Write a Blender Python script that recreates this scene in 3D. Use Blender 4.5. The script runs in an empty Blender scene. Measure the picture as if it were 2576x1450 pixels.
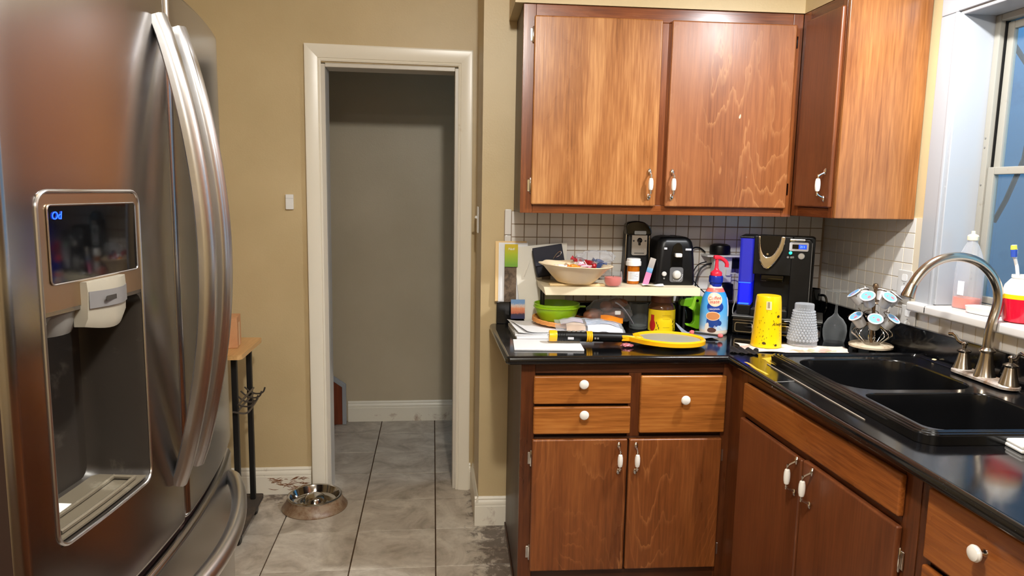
import bpy, bmesh, math, random
from mathutils import Vector, Matrix, Euler
R = math.radians
PI = math.pi
sc = bpy.context.scene
COL = sc.collection
random.seed(7)

# ------------------------------------------------------------------ camera, world, lights, exposure
def look_camera():
    y, p, r = R(6.38), R(7.67), R(-1.04)
    cy, sy, cp, sp = math.cos(y), math.sin(y), math.cos(p), math.sin(p)
    f = Vector((sy*cp, cy*cp, -sp)); rt = Vector((cy, -sy, 0)); dn = f.cross(rt)
    right = math.cos(r)*rt + math.sin(r)*dn
    down = -math.sin(r)*rt + math.cos(r)*dn
    m = Matrix((right, -down, -f)).transposed().to_4x4()
    m.translation = Vector((0, 0, 1.45))
    cam = bpy.data.cameras.new('camera')
    cam.sensor_width = 36.0
    cam.sensor_fit = 'HORIZONTAL'
    cam.lens = 1800.0/2576.0*36.0
    cam.clip_start = 0.02
    o = bpy.data.objects.new('camera', cam)
    COL.objects.link(o)
    o.matrix_world = m
    sc.camera = o
look_camera()

def lin(c):
    out = []
    for v in c[:3]:
        v = v/255.0
        out.append(v/12.92 if v <= 0.04045 else ((v+0.055)/1.055)**2.4)
    return (out[0], out[1], out[2], 1.0)

w = bpy.data.worlds.new('world')
sc.world = w
w.use_nodes = True
w.node_tree.nodes['Background'].inputs['Color'].default_value = lin((128, 186, 220))
w.node_tree.nodes['Background'].inputs['Strength'].default_value = 2.5

def light(name, kind, loc, power, color, size=0.1, rot=None):
    d = bpy.data.lights.new(name, kind)
    d.energy = power
    d.color = color
    if kind == 'AREA':
        d.shape = 'DISK'
        d.size = size
    else:
        d.shadow_soft_size = size
    o = bpy.data.objects.new(name, d)
    COL.objects.link(o)
    o.location = loc
    if rot:
        o.rotation_euler = rot
    return o
light('ceiling_light', 'POINT', (0.21, 0.80, 2.36), 96, (1.0, 0.98, 0.93), 0.05)
light('sink_light', 'AREA', (1.29, 1.83, 2.26), 30, (0.95, 0.975, 1.0), 0.08)
light('hall_light', 'AREA', (1.6, 3.95, 1.7), 1.2, (0.85, 0.9, 1.0), 0.5, (0, R(90), 0))
light('fill_light', 'AREA', (0.0, -1.6, 2.40), 40, (1.0, 0.97, 0.92), 1.2)  # broad fill added behind the camera for ambient light, no known lamp
vs = sc.view_settings
vs.view_transform = 'Standard'
vs.look = 'None'
vs.exposure = 0.0
vs.gamma = 1.0
vs.use_curve_mapping = False

# ------------------------------------------------------------------ materials
class NT:
    def __init__(s, name):
        s.m = bpy.data.materials.new(name)
        s.m.use_nodes = True
        s.t = s.m.node_tree
        s.b = s.t.nodes['Principled BSDF']
        s.out = s.t.nodes['Material Output']
    def n(s, typ, **kw):
        nd = s.t.nodes.new(typ)
        for k, v in kw.items():
            if k.startswith('i_'):
                nd.inputs[k[2:].replace('_', ' ')].default_value = v
            else:
                setattr(nd, k, v)
        return nd
    def l(s, a, b):
        s.t.links.new(a, b)
    def coords(s, scale=(1, 1, 1), rand=True, kind='Object'):
        tc = s.n('ShaderNodeTexCoord')
        mp = s.n('ShaderNodeMapping')
        mp.inputs['Scale'].default_value = scale
        src = tc.outputs[kind]
        if rand:
            oi = s.n('ShaderNodeObjectInfo')
            mul = s.n('ShaderNodeVectorMath', operation='SCALE')
            cx = s.n('ShaderNodeCombineXYZ')
            for i in range(3):
                s.l(oi.outputs['Random'], cx.inputs[i])
            s.l(cx.outputs[0], mul.inputs[0])
            mul.inputs['Scale'].default_value = 7.0
            ad = s.n('ShaderNodeVectorMath', operation='ADD')
            s.l(src, ad.inputs[0]); s.l(mul.outputs[0], ad.inputs[1])
            src = ad.outputs[0]
        s.l(src, mp.inputs['Vector'])
        return mp.outputs[0]
    def noise(s, vec, scale, detail=3, rough=0.55, dist=0.0):
        nd = s.n('ShaderNodeTexNoise')
        nd.inputs['Scale'].default_value = scale
        nd.inputs['Detail'].default_value = detail
        nd.inputs['Roughness'].default_value = rough
        nd.inputs['Distortion'].default_value = dist
        if vec is not None:
            s.l(vec, nd.inputs['Vector'])
        return nd.outputs['Fac']
    def ramp(s, fac, stops):
        nd = s.n('ShaderNodeValToRGB')
        cr = nd.color_ramp
        while len(cr.elements) > 1:
            cr.elements.remove(cr.elements[-1])
        for i, (p, c) in enumerate(stops):
            e = cr.elements[0] if i == 0 else cr.elements.new(p)
            e.position = p
            e.color = c if len(c) == 4 else lin(c)
        s.l(fac, nd.inputs['Fac'])
        return nd.outputs['Color']
    def mix(s, fac, a, b, mode='MIX'):
        nd = s.n('ShaderNodeMix', data_type='RGBA', blend_type=mode)
        for sock, v in ((nd.inputs[0], fac), (nd.inputs[6], a), (nd.inputs[7], b)):
            if hasattr(v, 'links'):
                s.l(v, sock)
            else:
                sock.default_value = v
        return nd.outputs[2]
    def math(s, op, a, b=0.0):
        nd = s.n('ShaderNodeMath', operation=op)
        for sock, v in ((nd.inputs[0], a), (nd.inputs[1], b)):
            if hasattr(v, 'links'):
                s.l(v, sock)
            else:
                sock.default_value = v
        return nd.outputs[0]
    def bump(s, h, strength=0.2, dist=0.002):
        nd = s.n('ShaderNodeBump')
        nd.inputs['Strength'].default_value = strength
        nd.inputs['Distance'].default_value = dist
        s.l(h, nd.inputs['Height'])
        s.l(nd.outputs['Normal'], s.b.inputs['Normal'])
    def set(s, **kw):
        for k, v in kw.items():
            k = k.replace('_', ' ')
            if hasattr(v, 'links'):
                s.l(v, s.b.inputs[k])
            else:
                s.b.inputs[k].default_value = v
        return s

def plain(name, c, rough=0.5, metal=0.0, spec=0.5, **kw):
    t = NT(name)
    t.set(Base_Color=lin(c), Roughness=rough, Metallic=metal)
    t.b.inputs['Specular IOR Level'].default_value = spec
    for k, v in kw.items():
        t.b.inputs[k.replace('_', ' ')].default_value = v
    # faint unevenness of the finish
    v = t.coords((1, 1, 1))
    nz = t.noise(v, 35, 2)
    mr = t.n('ShaderNodeMapRange')
    mr.inputs['To Min'].default_value = max(0.0, rough-0.05)
    mr.inputs['To Max'].default_value = min(1.0, rough+0.05)
    t.l(nz, mr.inputs['Value'])
    t.l(mr.outputs[0], t.b.inputs['Roughness'])
    return t.m

def emit(name, c, strength):
    t = NT(name)
    t.set(Base_Color=lin(c), Roughness=0.4)
    t.b.inputs['Emission Color'].default_value = lin(c)
    t.b.inputs['Emission Strength'].default_value = strength
    return t.m

def clear(name, c, opacity, rough=0.05, density=None):
    """thin clear film or thin plastic: partly see-through, partly glossy"""
    t = NT(name)
    t.set(Base_Color=lin(c), Roughness=rough)
    tr = t.n('ShaderNodeBsdfTransparent')
    tr.inputs['Color'].default_value = lin(c) if density is None else lin(density)
    mx = t.n('ShaderNodeMixShader')
    fr = t.n('ShaderNodeLayerWeight')
    fr.inputs['Blend'].default_value = 0.35
    f = t.math('MULTIPLY_ADD', fr.outputs['Facing'], 0.55)
    t.t.nodes[-1].inputs[2].default_value = opacity
    t.l(f, mx.inputs[0])
    t.l(tr.outputs[0], mx.inputs[1])
    t.l(t.b.outputs[0], mx.inputs[2])
    t.l(mx.outputs[0], t.out.inputs['Surface'])
    return t.m

def glassy(name, tint, edge=0.25, rough=0.03, haze=0.0):
    """thin-walled glass: clear face-on, bright at the edges"""
    t = NT(name)
    t.set(Base_Color=lin((240, 243, 244)), Roughness=rough)
    tr = t.n('ShaderNodeBsdfTransparent'); tr.inputs['Color'].default_value = lin(tint)
    fr = t.n('ShaderNodeLayerWeight'); fr.inputs['Blend'].default_value = 0.5
    f = t.math('ADD', t.math('MULTIPLY', t.math('POWER', fr.outputs['Facing'], 3.0), edge), haze)
    mx = t.n('ShaderNodeMixShader')
    t.l(f, mx.inputs[0]); t.l(tr.outputs[0], mx.inputs[1]); t.l(t.b.outputs[0], mx.inputs[2])
    t.l(mx.outputs[0], t.out.inputs['Surface'])
    return t.m

def wood(name, dark, mid, light_, line, axis='Z', rough=0.32, rings=16.0, linemix=0.45, spec=0.5, figure=2.2):
    t = NT(name)
    a = {'X': 0, 'Y': 1, 'Z': 2}[axis]
    sc1 = [1.0]*3; sc1[a] = 0.22
    sc2 = [1.0]*3; sc2[a] = 0.045
    v1 = t.coords(sc1)
    v2 = t.coords(sc2)
    n1 = t.noise(v1, figure, 2, 0.5, 0.35)            # slow figure
    warp = t.noise(v1, 17.0, 3, 0.6)
    n1w = t.math('ADD', n1, t.math('MULTIPLY', warp, 0.05))
    ringv = t.math('FRACT', t.math('MULTIPLY', n1w, rings))
    patch = t.ramp(t.noise(v1, 7.0, 2), [(0.40, (40, 40, 40)), (0.62, (255, 255, 255))])
    fine = t.noise(v2, 150, 3, 0.6)
    blot = t.noise(v1, 5.5, 4, 0.6, 0.6)
    base = t.ramp(t.math('ADD', t.math('MULTIPLY', blot, 0.6), t.math('MULTIPLY', fine, 0.4)),
                  [(0.34, dark), (0.5, mid), (0.66, light_)])
    ln = t.ramp(ringv, [(0.0, (0, 0, 0)), (0.05, (255, 255, 255)), (0.10, (200, 200, 200)), (0.26, (0, 0, 0))])
    lf = t.math('MULTIPLY', t.math('MULTIPLY', ln, patch), linemix)
    col = t.mix(lf, base, lin(line))
    # tiny chips and nicks in the varnish
    chip = t.ramp(t.noise(t.coords((1, 1, 0.6)), 24, 1, 0.3), [(0.845, (0, 0, 0)), (0.855, (255, 255, 255))])
    col = t.mix(chip, col, lin((214, 190, 160)))
    t.set(Base_Color=col, Roughness=rough)
    t.b.inputs['Specular IOR Level'].default_value = spec
    rr = t.n('ShaderNodeMapRange')
    rr.inputs['To Min'].default_value = rough-0.07
    rr.inputs['To Max'].default_value = rough+0.1
    t.l(blot, rr.inputs['Value'])
    t.l(rr.outputs[0], t.b.inputs['Roughness'])
    t.bump(fine, 0.12, 0.001)
    return t.m

def wallpaint(name, c, var=6, bump=0.25):
    t = NT(name)
    v = t.coords((1, 1, 1), rand=False)
    n = t.noise(v, 2.2, 4)
    c2 = tuple(max(0, x-var) for x in c); c3 = tuple(min(255, x+var) for x in c)
    t.set(Base_Color=t.ramp(n, [(0.3, c2), (0.7, c3)]), Roughness=0.42)
    t.b.inputs['Specular IOR Level'].default_value = 0.35
    t.bump(t.noise(v, 130, 4, 0.6), bump, 0.002)
    return t.m

def grime(name, c, dirt, amount=0.55, rough=0.35, scale=6.0, spec=0.5, low=None):
    """paint or enamel with worn and dirty patches"""
    t = NT(name)
    v = t.coords((1, 1, 1))
    n = t.noise(v, scale, 6, 0.7, 0.4)
    f = t.ramp(n, [(amount, (0, 0, 0)), (min(1.0, amount+0.16), (255, 255, 255))])
    t.set(Base_Color=t.mix(t.math('MULTIPLY', f, 0.8), lin(c), lin(dirt)), Roughness=rough)
    t.b.inputs['Specular IOR Level'].default_value = spec
    return t.m

def steel(name, c, rough=0.28, aniso=0.7, streak=True):
    t = NT(name)
    t.set(Base_Color=lin(c), Metallic=1.0, Roughness=rough)
    t.b.inputs['Anisotropic'].default_value = aniso
    tg = t.n('ShaderNodeTangent')
    tg.direction_type = 'RADIAL'
    tg.axis = 'Z'
    t.l(tg.outputs[0], t.b.inputs['Tangent'])
    if streak:
        v = t.coords((1, 1.5, 160), rand=False)
        n = t.noise(v, 6, 2)
        mr = t.n('ShaderNodeMapRange')
        mr.inputs['To Min'].default_value = rough-0.05
        mr.inputs['To Max'].default_value = rough+0.07
        t.l(n, mr.inputs['Value'])
        t.l(mr.outputs[0], t.b.inputs['Roughness'])
    return t.m

def floor_tile_mat(name):
    t = NT(name)
    v = t.coords((1, 1, 1))
    n1 = t.noise(v, 4.5, 6, 0.62, 1.4)
    n2 = t.noise(v, 26, 4, 0.6)
    base = t.ramp(n1, [(0.30, (148, 136, 120)), (0.48, (186, 174, 158)), (0.66, (212, 202, 186))])
    d = t.ramp(n2, [(0.50, (0, 0, 0)), (0.78, (255, 255, 255))])
    col = t.mix(t.math('MULTIPLY', d, 0.35), base, lin((128, 106, 84)))
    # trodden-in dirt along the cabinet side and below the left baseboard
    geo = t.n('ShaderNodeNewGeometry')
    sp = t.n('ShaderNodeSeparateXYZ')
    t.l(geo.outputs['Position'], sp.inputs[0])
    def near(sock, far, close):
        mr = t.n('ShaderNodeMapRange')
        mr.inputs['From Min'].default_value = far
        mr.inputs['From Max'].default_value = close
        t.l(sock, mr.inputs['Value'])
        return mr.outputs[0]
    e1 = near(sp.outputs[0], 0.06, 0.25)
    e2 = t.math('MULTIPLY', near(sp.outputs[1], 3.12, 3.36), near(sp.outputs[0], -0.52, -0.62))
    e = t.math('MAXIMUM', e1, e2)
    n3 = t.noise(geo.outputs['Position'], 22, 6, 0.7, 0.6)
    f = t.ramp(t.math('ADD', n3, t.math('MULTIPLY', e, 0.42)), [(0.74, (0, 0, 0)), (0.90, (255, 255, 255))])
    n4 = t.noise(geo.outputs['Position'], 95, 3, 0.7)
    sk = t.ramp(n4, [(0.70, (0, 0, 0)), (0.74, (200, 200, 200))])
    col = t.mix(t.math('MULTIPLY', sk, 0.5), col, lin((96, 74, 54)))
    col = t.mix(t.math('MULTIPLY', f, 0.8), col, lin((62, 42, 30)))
    t.set(Base_Color=col, Roughness=0.45)
    t.b.inputs['Specular IOR Level'].default_value = 0.4
    t.bump(n1, 0.15, 0.003)
    return t.m

def granite(name):
    t = NT(name)
    v = t.coords((1, 1, 1), rand=False)
    n = t.noise(v, 420, 2, 0.5)
    sp = t.ramp(n, [(0.69, (10, 10, 12)), (0.74, (66, 68, 74)), (0.80, (150, 152, 158))])
    t.set(Base_Color=sp, Roughness=0.08)
    t.b.inputs['Specular IOR Level'].default_value = 0.6
    n2 = t.noise(v, 9, 4)
    mr = t.n('ShaderNodeMapRange')
    mr.inputs['To Min'].default_value = 0.03
    mr.inputs['To Max'].default_value = 0.2
    t.l(n2, mr.inputs['Value'])
    t.l(mr.outputs[0], t.b.inputs['Roughness'])
    return t.m

M = {}
M['wall'] = wallpaint('tan_wall_paint', (198, 176, 134))
M['hall'] = wallpaint('hall_wall_paint', (190, 176, 150))
M['ceiling'] = wallpaint('ceiling_paint', (232, 226, 214))
M['trim'] = grime('white_trim_paint', (238, 230, 212), (176, 140, 96), 0.66, 0.3, 5)
M['base'] = grime('dirty_baseboard_paint', (238, 230, 212), (134, 82, 40), 0.58, 0.35, 8)
M['jamb'] = plain('jamb_paint', (206, 198, 184), 0.4)
M['white'] = plain('white_gloss_paint', (164, 166, 170), 0.25)
M['sill'] = plain('white_sill', (214, 210, 206), 0.2)
M['floor_tile'] = floor_tile_mat('floor_tile')
M['grout'] = grime('floor_grout', (84, 62, 44), (48, 34, 24), 0.5, 0.9, 14, 0.1)
M['tile'] = plain('backsplash_tile', (222, 217, 210), 0.16)
M['tile_grout_light'] = plain('pale_backsplash_grout', (208, 194, 170), 0.8)
M['tile_grout'] = plain('backsplash_grout', (150, 128, 104), 0.8)
M['wood_up'] = wood('varnished_wood_upper', (116, 66, 30), (160, 102, 54), (196, 140, 84), (205, 146, 92), 'Z', 0.27, 10, 0.10)
M['wood_up2'] = wood('varnished_wood_figured', (112, 62, 32), (138, 82, 44), (156, 96, 54), (186, 130, 82), 'Z', 0.33, 48, 0.5, figure=1.5)
M['wood_panel'] = wood('varnished_wood_end_panel', (106, 60, 28), (142, 90, 48), (172, 114, 64), (180, 130, 80), 'Z', 0.30, 9, 0.12)
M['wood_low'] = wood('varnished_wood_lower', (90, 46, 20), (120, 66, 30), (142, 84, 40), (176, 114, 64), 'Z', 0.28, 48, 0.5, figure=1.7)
M['wood_drawer'] = wood('varnished_wood_drawer', (112, 62, 24), (160, 96, 40), (186, 122, 58), (176, 106, 50), 'X', 0.24, 9, 0.2)
M['wood_drawer_y'] = wood('varnished_wood_drawer_side', (104, 54, 20), (140, 78, 32), (166, 102, 46), (160, 96, 44), 'Y', 0.26, 9, 0.15)
M['wood_frame'] = wood('varnished_wood_frame', (84, 40, 16), (116, 60, 26), (142, 80, 38), (160, 96, 50), 'Z', 0.26, 9, 0.2)
M['wood_frame_x'] = wood('varnished_wood_rail', (88, 42, 16), (124, 64, 26), (150, 86, 40), (166, 100, 52), 'X', 0.26, 9, 0.2)
M['wood_frame_y'] = wood('varnished_wood_rail_side', (78, 36, 14), (104, 52, 22), (130, 70, 32), (150, 88, 44), 'Y', 0.26, 9, 0.2)
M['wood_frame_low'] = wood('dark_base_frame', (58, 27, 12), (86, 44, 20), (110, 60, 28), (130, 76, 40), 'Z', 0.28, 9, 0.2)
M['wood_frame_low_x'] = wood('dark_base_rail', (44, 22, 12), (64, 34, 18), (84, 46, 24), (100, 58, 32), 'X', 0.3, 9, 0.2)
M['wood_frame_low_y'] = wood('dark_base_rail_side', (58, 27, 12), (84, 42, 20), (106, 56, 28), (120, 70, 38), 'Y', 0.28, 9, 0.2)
M['wood_sink'] = wood('varnished_wood_sink_door', (88, 46, 24), (110, 60, 32), (126, 72, 40), (140, 86, 50), 'Z', 0.3, 14, 0.15)
M['wood_dark'] = wood('dark_carcass_wood', (44, 24, 14), (60, 34, 20), (76, 44, 26), (90, 54, 32), 'Z', 0.4, 9, 0.2)
M['granite'] = granite('black_granite')
M['sink'] = plain('black_sink_composite', (14, 14, 15), 0.16)
M['steel'] = steel('brushed_stainless', (176, 174, 174), 0.2, 0.55, False)
M['steel_handle'] = steel('brushed_stainless_handle', (208, 208, 208), 0.3, 0.5, False)
M['nickel'] = steel('brushed_nickel', (176, 166, 152), 0.22, 0.3, False)
M['chrome'] = plain('chrome', (226, 224, 220), 0.1, 1.0)
M['porcelain'] = plain('white_porcelain', (242, 238, 230), 0.12)
M['black'] = plain('black_plastic', (9, 9, 10), 0.38, 0.0, 0.3)
M['black_gloss'] = plain('glossy_black_plastic', (8, 8, 9), 0.06)
M['black_metal'] = plain('black_painted_metal', (18, 17, 17), 0.45)
M['gray'] = plain('gray_plastic', (120, 118, 114), 0.4)
M['dark_gray'] = plain('dark_gray_plastic', (46, 44, 42), 0.4)
M['paper'] = plain('white_paper', (236, 236, 238), 0.7)
M['white_plastic'] = plain('white_plastic', (238, 236, 232), 0.3)
M['cream'] = plain('cream_laminate', (236, 222, 190), 0.4)

# ------------------------------------------------------------------ mesh helpers
def new():
    return bmesh.new()

def rbox(bm, lo, hi, bev=0.0, seg=2, mi=0, mat=None):
    """box between two corners with rounded edges"""
    x0, y0, z0 = lo; x1, y1, z1 = hi
    t = bmesh.new()
    vs_ = [t.verts.new(p) for p in ((x0, y0, z0), (x1, y0, z0), (x1, y1, z0), (x0, y1, z0), (x0, y0, z1), (x1, y0, z1), (x1, y1, z1), (x0, y1, z1))]
    for f in ((0, 3, 2, 1), (4, 5, 6, 7), (0, 1, 5, 4), (1, 2, 6, 5), (2, 3, 7, 6), (3, 0, 4, 7)):
        t.faces.new([vs_[i] for i in f])
    if bev > 0:
        bmesh.ops.bevel(t, geom=t.edges[:], offset=bev, segments=seg, profile=0.5, affect='EDGES', clamp_overlap=True)
    for f in t.faces:
        f.material_index = mi
    if mat:
        t.transform(mat)
    join(bm, t)

def join(bm, t):
    me = bpy.data.meshes.new('tmp')
    t.to_mesh(me)
    t.free()
    bm.from_mesh(me)
    bpy.data.meshes.remove(me)

def lathe(bm, prof, seg=32, mi=0, mat=None, caps=(True, True), sx=1.0, sy=1.0):
    """revolve (r, z) pairs about local z"""
    t = bmesh.new()
    rings = []
    for r, z in prof:
        if r < 1e-6:
            rings.append([t.verts.new((0, 0, z))])
        else:
            rings.append([t.verts.new((r*sx*math.cos(2*PI*i/seg), r*sy*math.sin(2*PI*i/seg), z)) for i in range(seg)])
    for a, b in zip(rings, rings[1:]):
        for i in range(seg):
            j = (i+1) % seg
            if len(a) == 1 and len(b) == 1:
                continue
            if len(a) == 1:
                t.faces.new((a[0], b[j], b[i]))
            elif len(b) == 1:
                t.faces.new((a[i], a[j], b[0]))
            else:
                t.faces.new((a[i], a[j], b[j], b[i]))
    if caps[0] and len(rings[0]) > 1:
        t.faces.new(list(reversed(rings[0])))
    if caps[1] and len(rings[-1]) > 1:
        t.faces.new(rings[-1])
    bmesh.ops.recalc_face_normals(t, faces=t.faces[:])
    for f in t.faces:
        f.material_index = mi
    if mat:
        t.transform(mat)
    join(bm, t)

def tube(bm, pts, rad, seg=10, mi=0, closed=False, caps=True, flat=1.0, up=None):
    """sweep a circle (rad scalar or list) along points; flat squashes the section along the frame's second axis"""
    P = [Vector(p) for p in pts]
    n = len(P)
    rr = rad if isinstance(rad, (list, tuple)) else [rad]*n
    t = bmesh.new()
    rings = []
    prev = None
    for i in range(n):
        if closed:
            d = P[(i+1) % n]-P[i-1]
        elif i == 0:
            d = P[1]-P[0]
        elif i == n-1:
            d = P[-1]-P[-2]
        else:
            d = (P[i+1]-P[i]).normalized()+(P[i]-P[i-1]).normalized()
        if d.length < 1e-9:
            d = Vector((0, 0, 1))
        d.normalize()
        if prev is None:
            a = Vector(up) if up else Vector((0, 0, 1))
            if abs(a.dot(d)) > 0.95:
                a = Vector((1, 0, 0))
            u = (a-d*a.dot(d)).normalized()
        else:
            u = prev-d*prev.dot(d)
            u = u.normalized() if u.length > 1e-6 else prev
        prev = u
        v = d.cross(u)
        rings.append([t.verts.new(P[i]+u*(rr[i]*math.cos(2*PI*k/seg))+v*(rr[i]*flat*math.sin(2*PI*k/seg))) for k in range(seg)])
    m = n if closed else n-1
    for i in range(m):
        a, b = rings[i], rings[(i+1) % n]
        for k in range(seg):
            j = (k+1) % seg
            t.faces.new((a[k], a[j], b[j], b[k]))
    if caps and not closed:
        t.faces.new(list(reversed(rings[0])))
        t.faces.new(rings[-1])
    bmesh.ops.recalc_face_normals(t, faces=t.faces[:])
    for f in t.faces:
        f.material_index = mi
    join(bm, t)

def prism(bm, pts, depth, mi=0, mat=None, bev=0.0):
    """outline in local xz (seen from -y), extruded along +y by depth"""
    t = bmesh.new()
    a = [t.verts.new((x, 0, z)) for x, z in pts]
    b = [t.verts.new((x, depth, z)) for x, z in pts]
    n = len(pts)
    t.faces.new(a)
    t.faces.new(list(reversed(b)))
    for i in range(n):
        j = (i+1) % n
        t.faces.new((a[j], a[i], b[i], b[j]))
    bmesh.ops.recalc_face_normals(t, faces=t.faces[:])
    if bev > 0:
        bmesh.ops.bevel(t, geom=t.edges[:], offset=bev, segments=2, profile=0.5, affect='EDGES', clamp_overlap=True)
    for f in t.faces:
        f.material_index = mi
    if mat:
        t.transform(mat)
    join(bm, t)

def slab(bm, loops, z0, z1, mi=0):
    """flat plate from an outer loop and holes (xy), between z0 and z1"""
    t = bmesh.new()
    es = []
    for lp in loops:
        vv = [t.verts.new((x, y, z1)) for x, y in lp]
        for i in range(len(vv)):
            es.append(t.edges.new((vv[i], vv[(i+1) % len(vv)])))
    r = bmesh.ops.triangle_fill(t, edges=es, use_beauty=True)
    for f in t.faces:
        if f.normal.z < 0:
            f.normal_flip()
    g = bmesh.ops.extrude_face_region(t, geom=t.faces[:])
    for v in g['geom']:
        if isinstance(v, bmesh.types.BMVert):
            v.co.z = z0
    bmesh.ops.recalc_face_normals(t, faces=t.faces[:])
    for f in t.faces:
        f.material_index = mi
    join(bm, t)

def loft(bm, rings, mi=0, cap0=False, cap1=False, mat=None):
    t = bmesh.new()
    rs = [[t.verts.new(p) for p in r] for r in rings]
    n = len(rs[0])
    for a, b in zip(rs, rs[1:]):
        for i in range(n):
            j = (i+1) % n
            t.faces.new((a[i], a[j], b[j], b[i]))
    if cap0:
        t.faces.new(list(reversed(rs[0])))
    if cap1:
        t.faces.new(rs[-1])
    bmesh.ops.recalc_face_normals(t, faces=t.faces[:])
    for f in t.faces:
        f.material_index = mi
    if mat:
        t.transform(mat)
    join(bm, t)

def rrect(x0, y0, x1, y1, r, n=5):
    out = []
    for cx, cy, a0 in ((x1-r, y1-r, 0), (x0+r, y1-r, 90), (x0+r, y0+r, 180), (x1-r, y0+r, 270)):
        for k in range(n+1):
            a = R(a0+90*k/n)
            out.append((cx+r*math.cos(a), cy+r*math.sin(a)))
    return out

def ell(cx, cy, rx, ry, n=28, a0=0.0):
    return [(cx+rx*math.cos(2*PI*i/n+a0), cy+ry*math.sin(2*PI*i/n+a0)) for i in range(n)]

def grid(bm, nu, nv, fn, mi=0, thick=0.0):
    """sheet of (nu+1)x(nv+1) points from fn(u, v); closed below by thick"""
    t = bmesh.new()
    V = [[t.verts.new(fn(i/nu, j/nv)) for j in range(nv+1)] for i in range(nu+1)]
    for i in range(nu):
        for j in range(nv):
            t.faces.new((V[i][j], V[i+1][j], V[i+1][j+1], V[i][j+1]))
    if thick:
        bmesh.ops.recalc_face_normals(t, faces=t.faces[:])
        bmesh.ops.solidify(t, geom=t.faces[:], thickness=thick)
    for f in t.faces:
        f.material_index = mi
    join(bm, t)

def obj(name, bm, mats, parent=None, loc=None, rot=None, off=None, smooth=35, kind=None, label=None):
    if off:
        for v in bm.verts:
            v.co -= Vector(off)
    if smooth:
        cs = R(smooth)
        for f in bm.faces:
            f.smooth = True
        for e in bm.edges:
            e.smooth = not (len(e.link_faces) == 2 and e.calc_face_angle(0.0) > cs)
    me = bpy.data.meshes.new(name)
    bm.to_mesh(me)
    bm.free()
    for m in (mats if isinstance(mats, (list, tuple)) else [mats]):
        me.materials.append(m)
    o = link(name, me, parent, loc, rot, kind, label)
    if smooth and len(me.polygons) < 4000:
        md = o.modifiers.new('weighted_normals', 'WEIGHTED_NORMAL')
        md.keep_sharp = True
    return o

def link(name, me, parent=None, loc=None, rot=None, kind=None, label=None):
    o = bpy.data.objects.new(name, me)
    COL.objects.link(o)
    if parent is not None:
        o.parent = parent
    if loc is not None:
        o.location = loc
    if rot is not None:
        o.rotation_euler = rot
    if kind:
        o['kind'] = kind
    if label:
        o['label'] = label
    return o

def tag(o, label, cat, group=None):
    o['label'] = label
    o['category'] = cat
    if group:
        o['group'] = group
    return o

def thing(name, label, cat, loc=(0, 0, 0), rotz=0.0, group=None, rot=None):
    o = link(name, None, None, loc, rot if rot else (0, 0, rotz))
    return tag(o, label, cat, group)

def struct(name, bm=None, m=None, parent=None, **kw):
    if bm is None:
        return link(name, None, parent, kind='structure', **kw)
    return obj(name, bm, m, parent, kind='structure' if parent is None else None, **kw)

def dup(root, loc, rot, label=None, group=None):
    r = root.copy()
    COL.objects.link(r)
    r.location = loc
    r.rotation_euler = rot
    if label:
        r['label'] = label
    if group:
        r['group'] = group
    for ch in list(root.children):
        c = ch.copy()
        COL.objects.link(c)
        c.parent = r
        for g in ch.children:
            d = g.copy()
            COL.objects.link(d)
            d.parent = c
    return r

def text_bm(body, size, depth=0.0006, align='CENTER', shear=0.0):
    cu = bpy.data.curves.new('lettering', 'FONT')
    cu.body = body
    cu.size = size
    cu.align_x = align
    cu.align_y = 'CENTER'
    cu.extrude = depth
    cu.shear = shear
    cu.resolution_u = 3
    o = bpy.data.objects.new('lettering', cu)
    COL.objects.link(o)
    dg = bpy.context.evaluated_depsgraph_get()
    me = bpy.data.meshes.new_from_object(o.evaluated_get(dg))
    bm = bmesh.new()
    bm.from_mesh(me)
    bpy.data.objects.remove(o)
    bpy.data.curves.remove(cu)
    bpy.data.meshes.remove(me)
    return bm

def stand(bm):
    """text lying in xy -> standing in xz, facing -y"""
    bm.transform(Matrix.Rotation(PI/2, 4, 'X'))
    return bm

def wrap(bm, rfun, eps=0.0004, a0=0.0, flat=1.0):
    """bend standing art (x, y, z) round a body of radius rfun(z); -y is the front"""
    for v in bm.verts:
        r = rfun(v.co.z)+eps-v.co.y
        a = v.co.x/max(0.004, rfun(v.co.z))+a0
        v.co = Vector((r*math.sin(a), -r*flat*math.cos(a), v.co.z))
    return bm

def disc_art(bm, cx, cz, rx, rz, mi=0, n=28, rings=5, y=0.0):
    """filled ellipse in the xz plane, dense enough to be wrapped"""
    t = bmesh.new()
    c = t.verts.new((cx, y, cz))
    prev = None
    for k in range(1, rings+1):
        f = k/rings
        ring = [t.verts.new((cx+rx*f*math.cos(2*PI*i/n), y, cz+rz*f*math.sin(2*PI*i/n))) for i in range(n)]
        for i in range(n):
            j = (i+1) % n
            if prev is None:
                t.faces.new((c, ring[i], ring[j]))
            else:
                t.faces.new((prev[i], ring[i], ring[j], prev[j]))
        prev = ring
    for f in t.faces:
        f.material_index = mi
    bmesh.ops.recalc_face_normals(t, faces=t.faces[:])
    join(bm, t)

def quad_art(bm, x0, z0, x1, z1, mi=0, nx=6, nz=6, y=0.0):
    grid(bm, nx, nz, lambda u, v: (x0+(x1-x0)*u, y, z0+(z1-z0)*v), mi)

def interp(tab):
    def f(z):
        if z <= tab[0][1]:
            return tab[0][0]
        for (r0, z0), (r1, z1) in zip(tab, tab[1:]):
            if z <= z1:
                return r0+(r1-r0)*(z-z0)/max(1e-9, z1-z0)
        return tab[-1][0]
    return f

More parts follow.
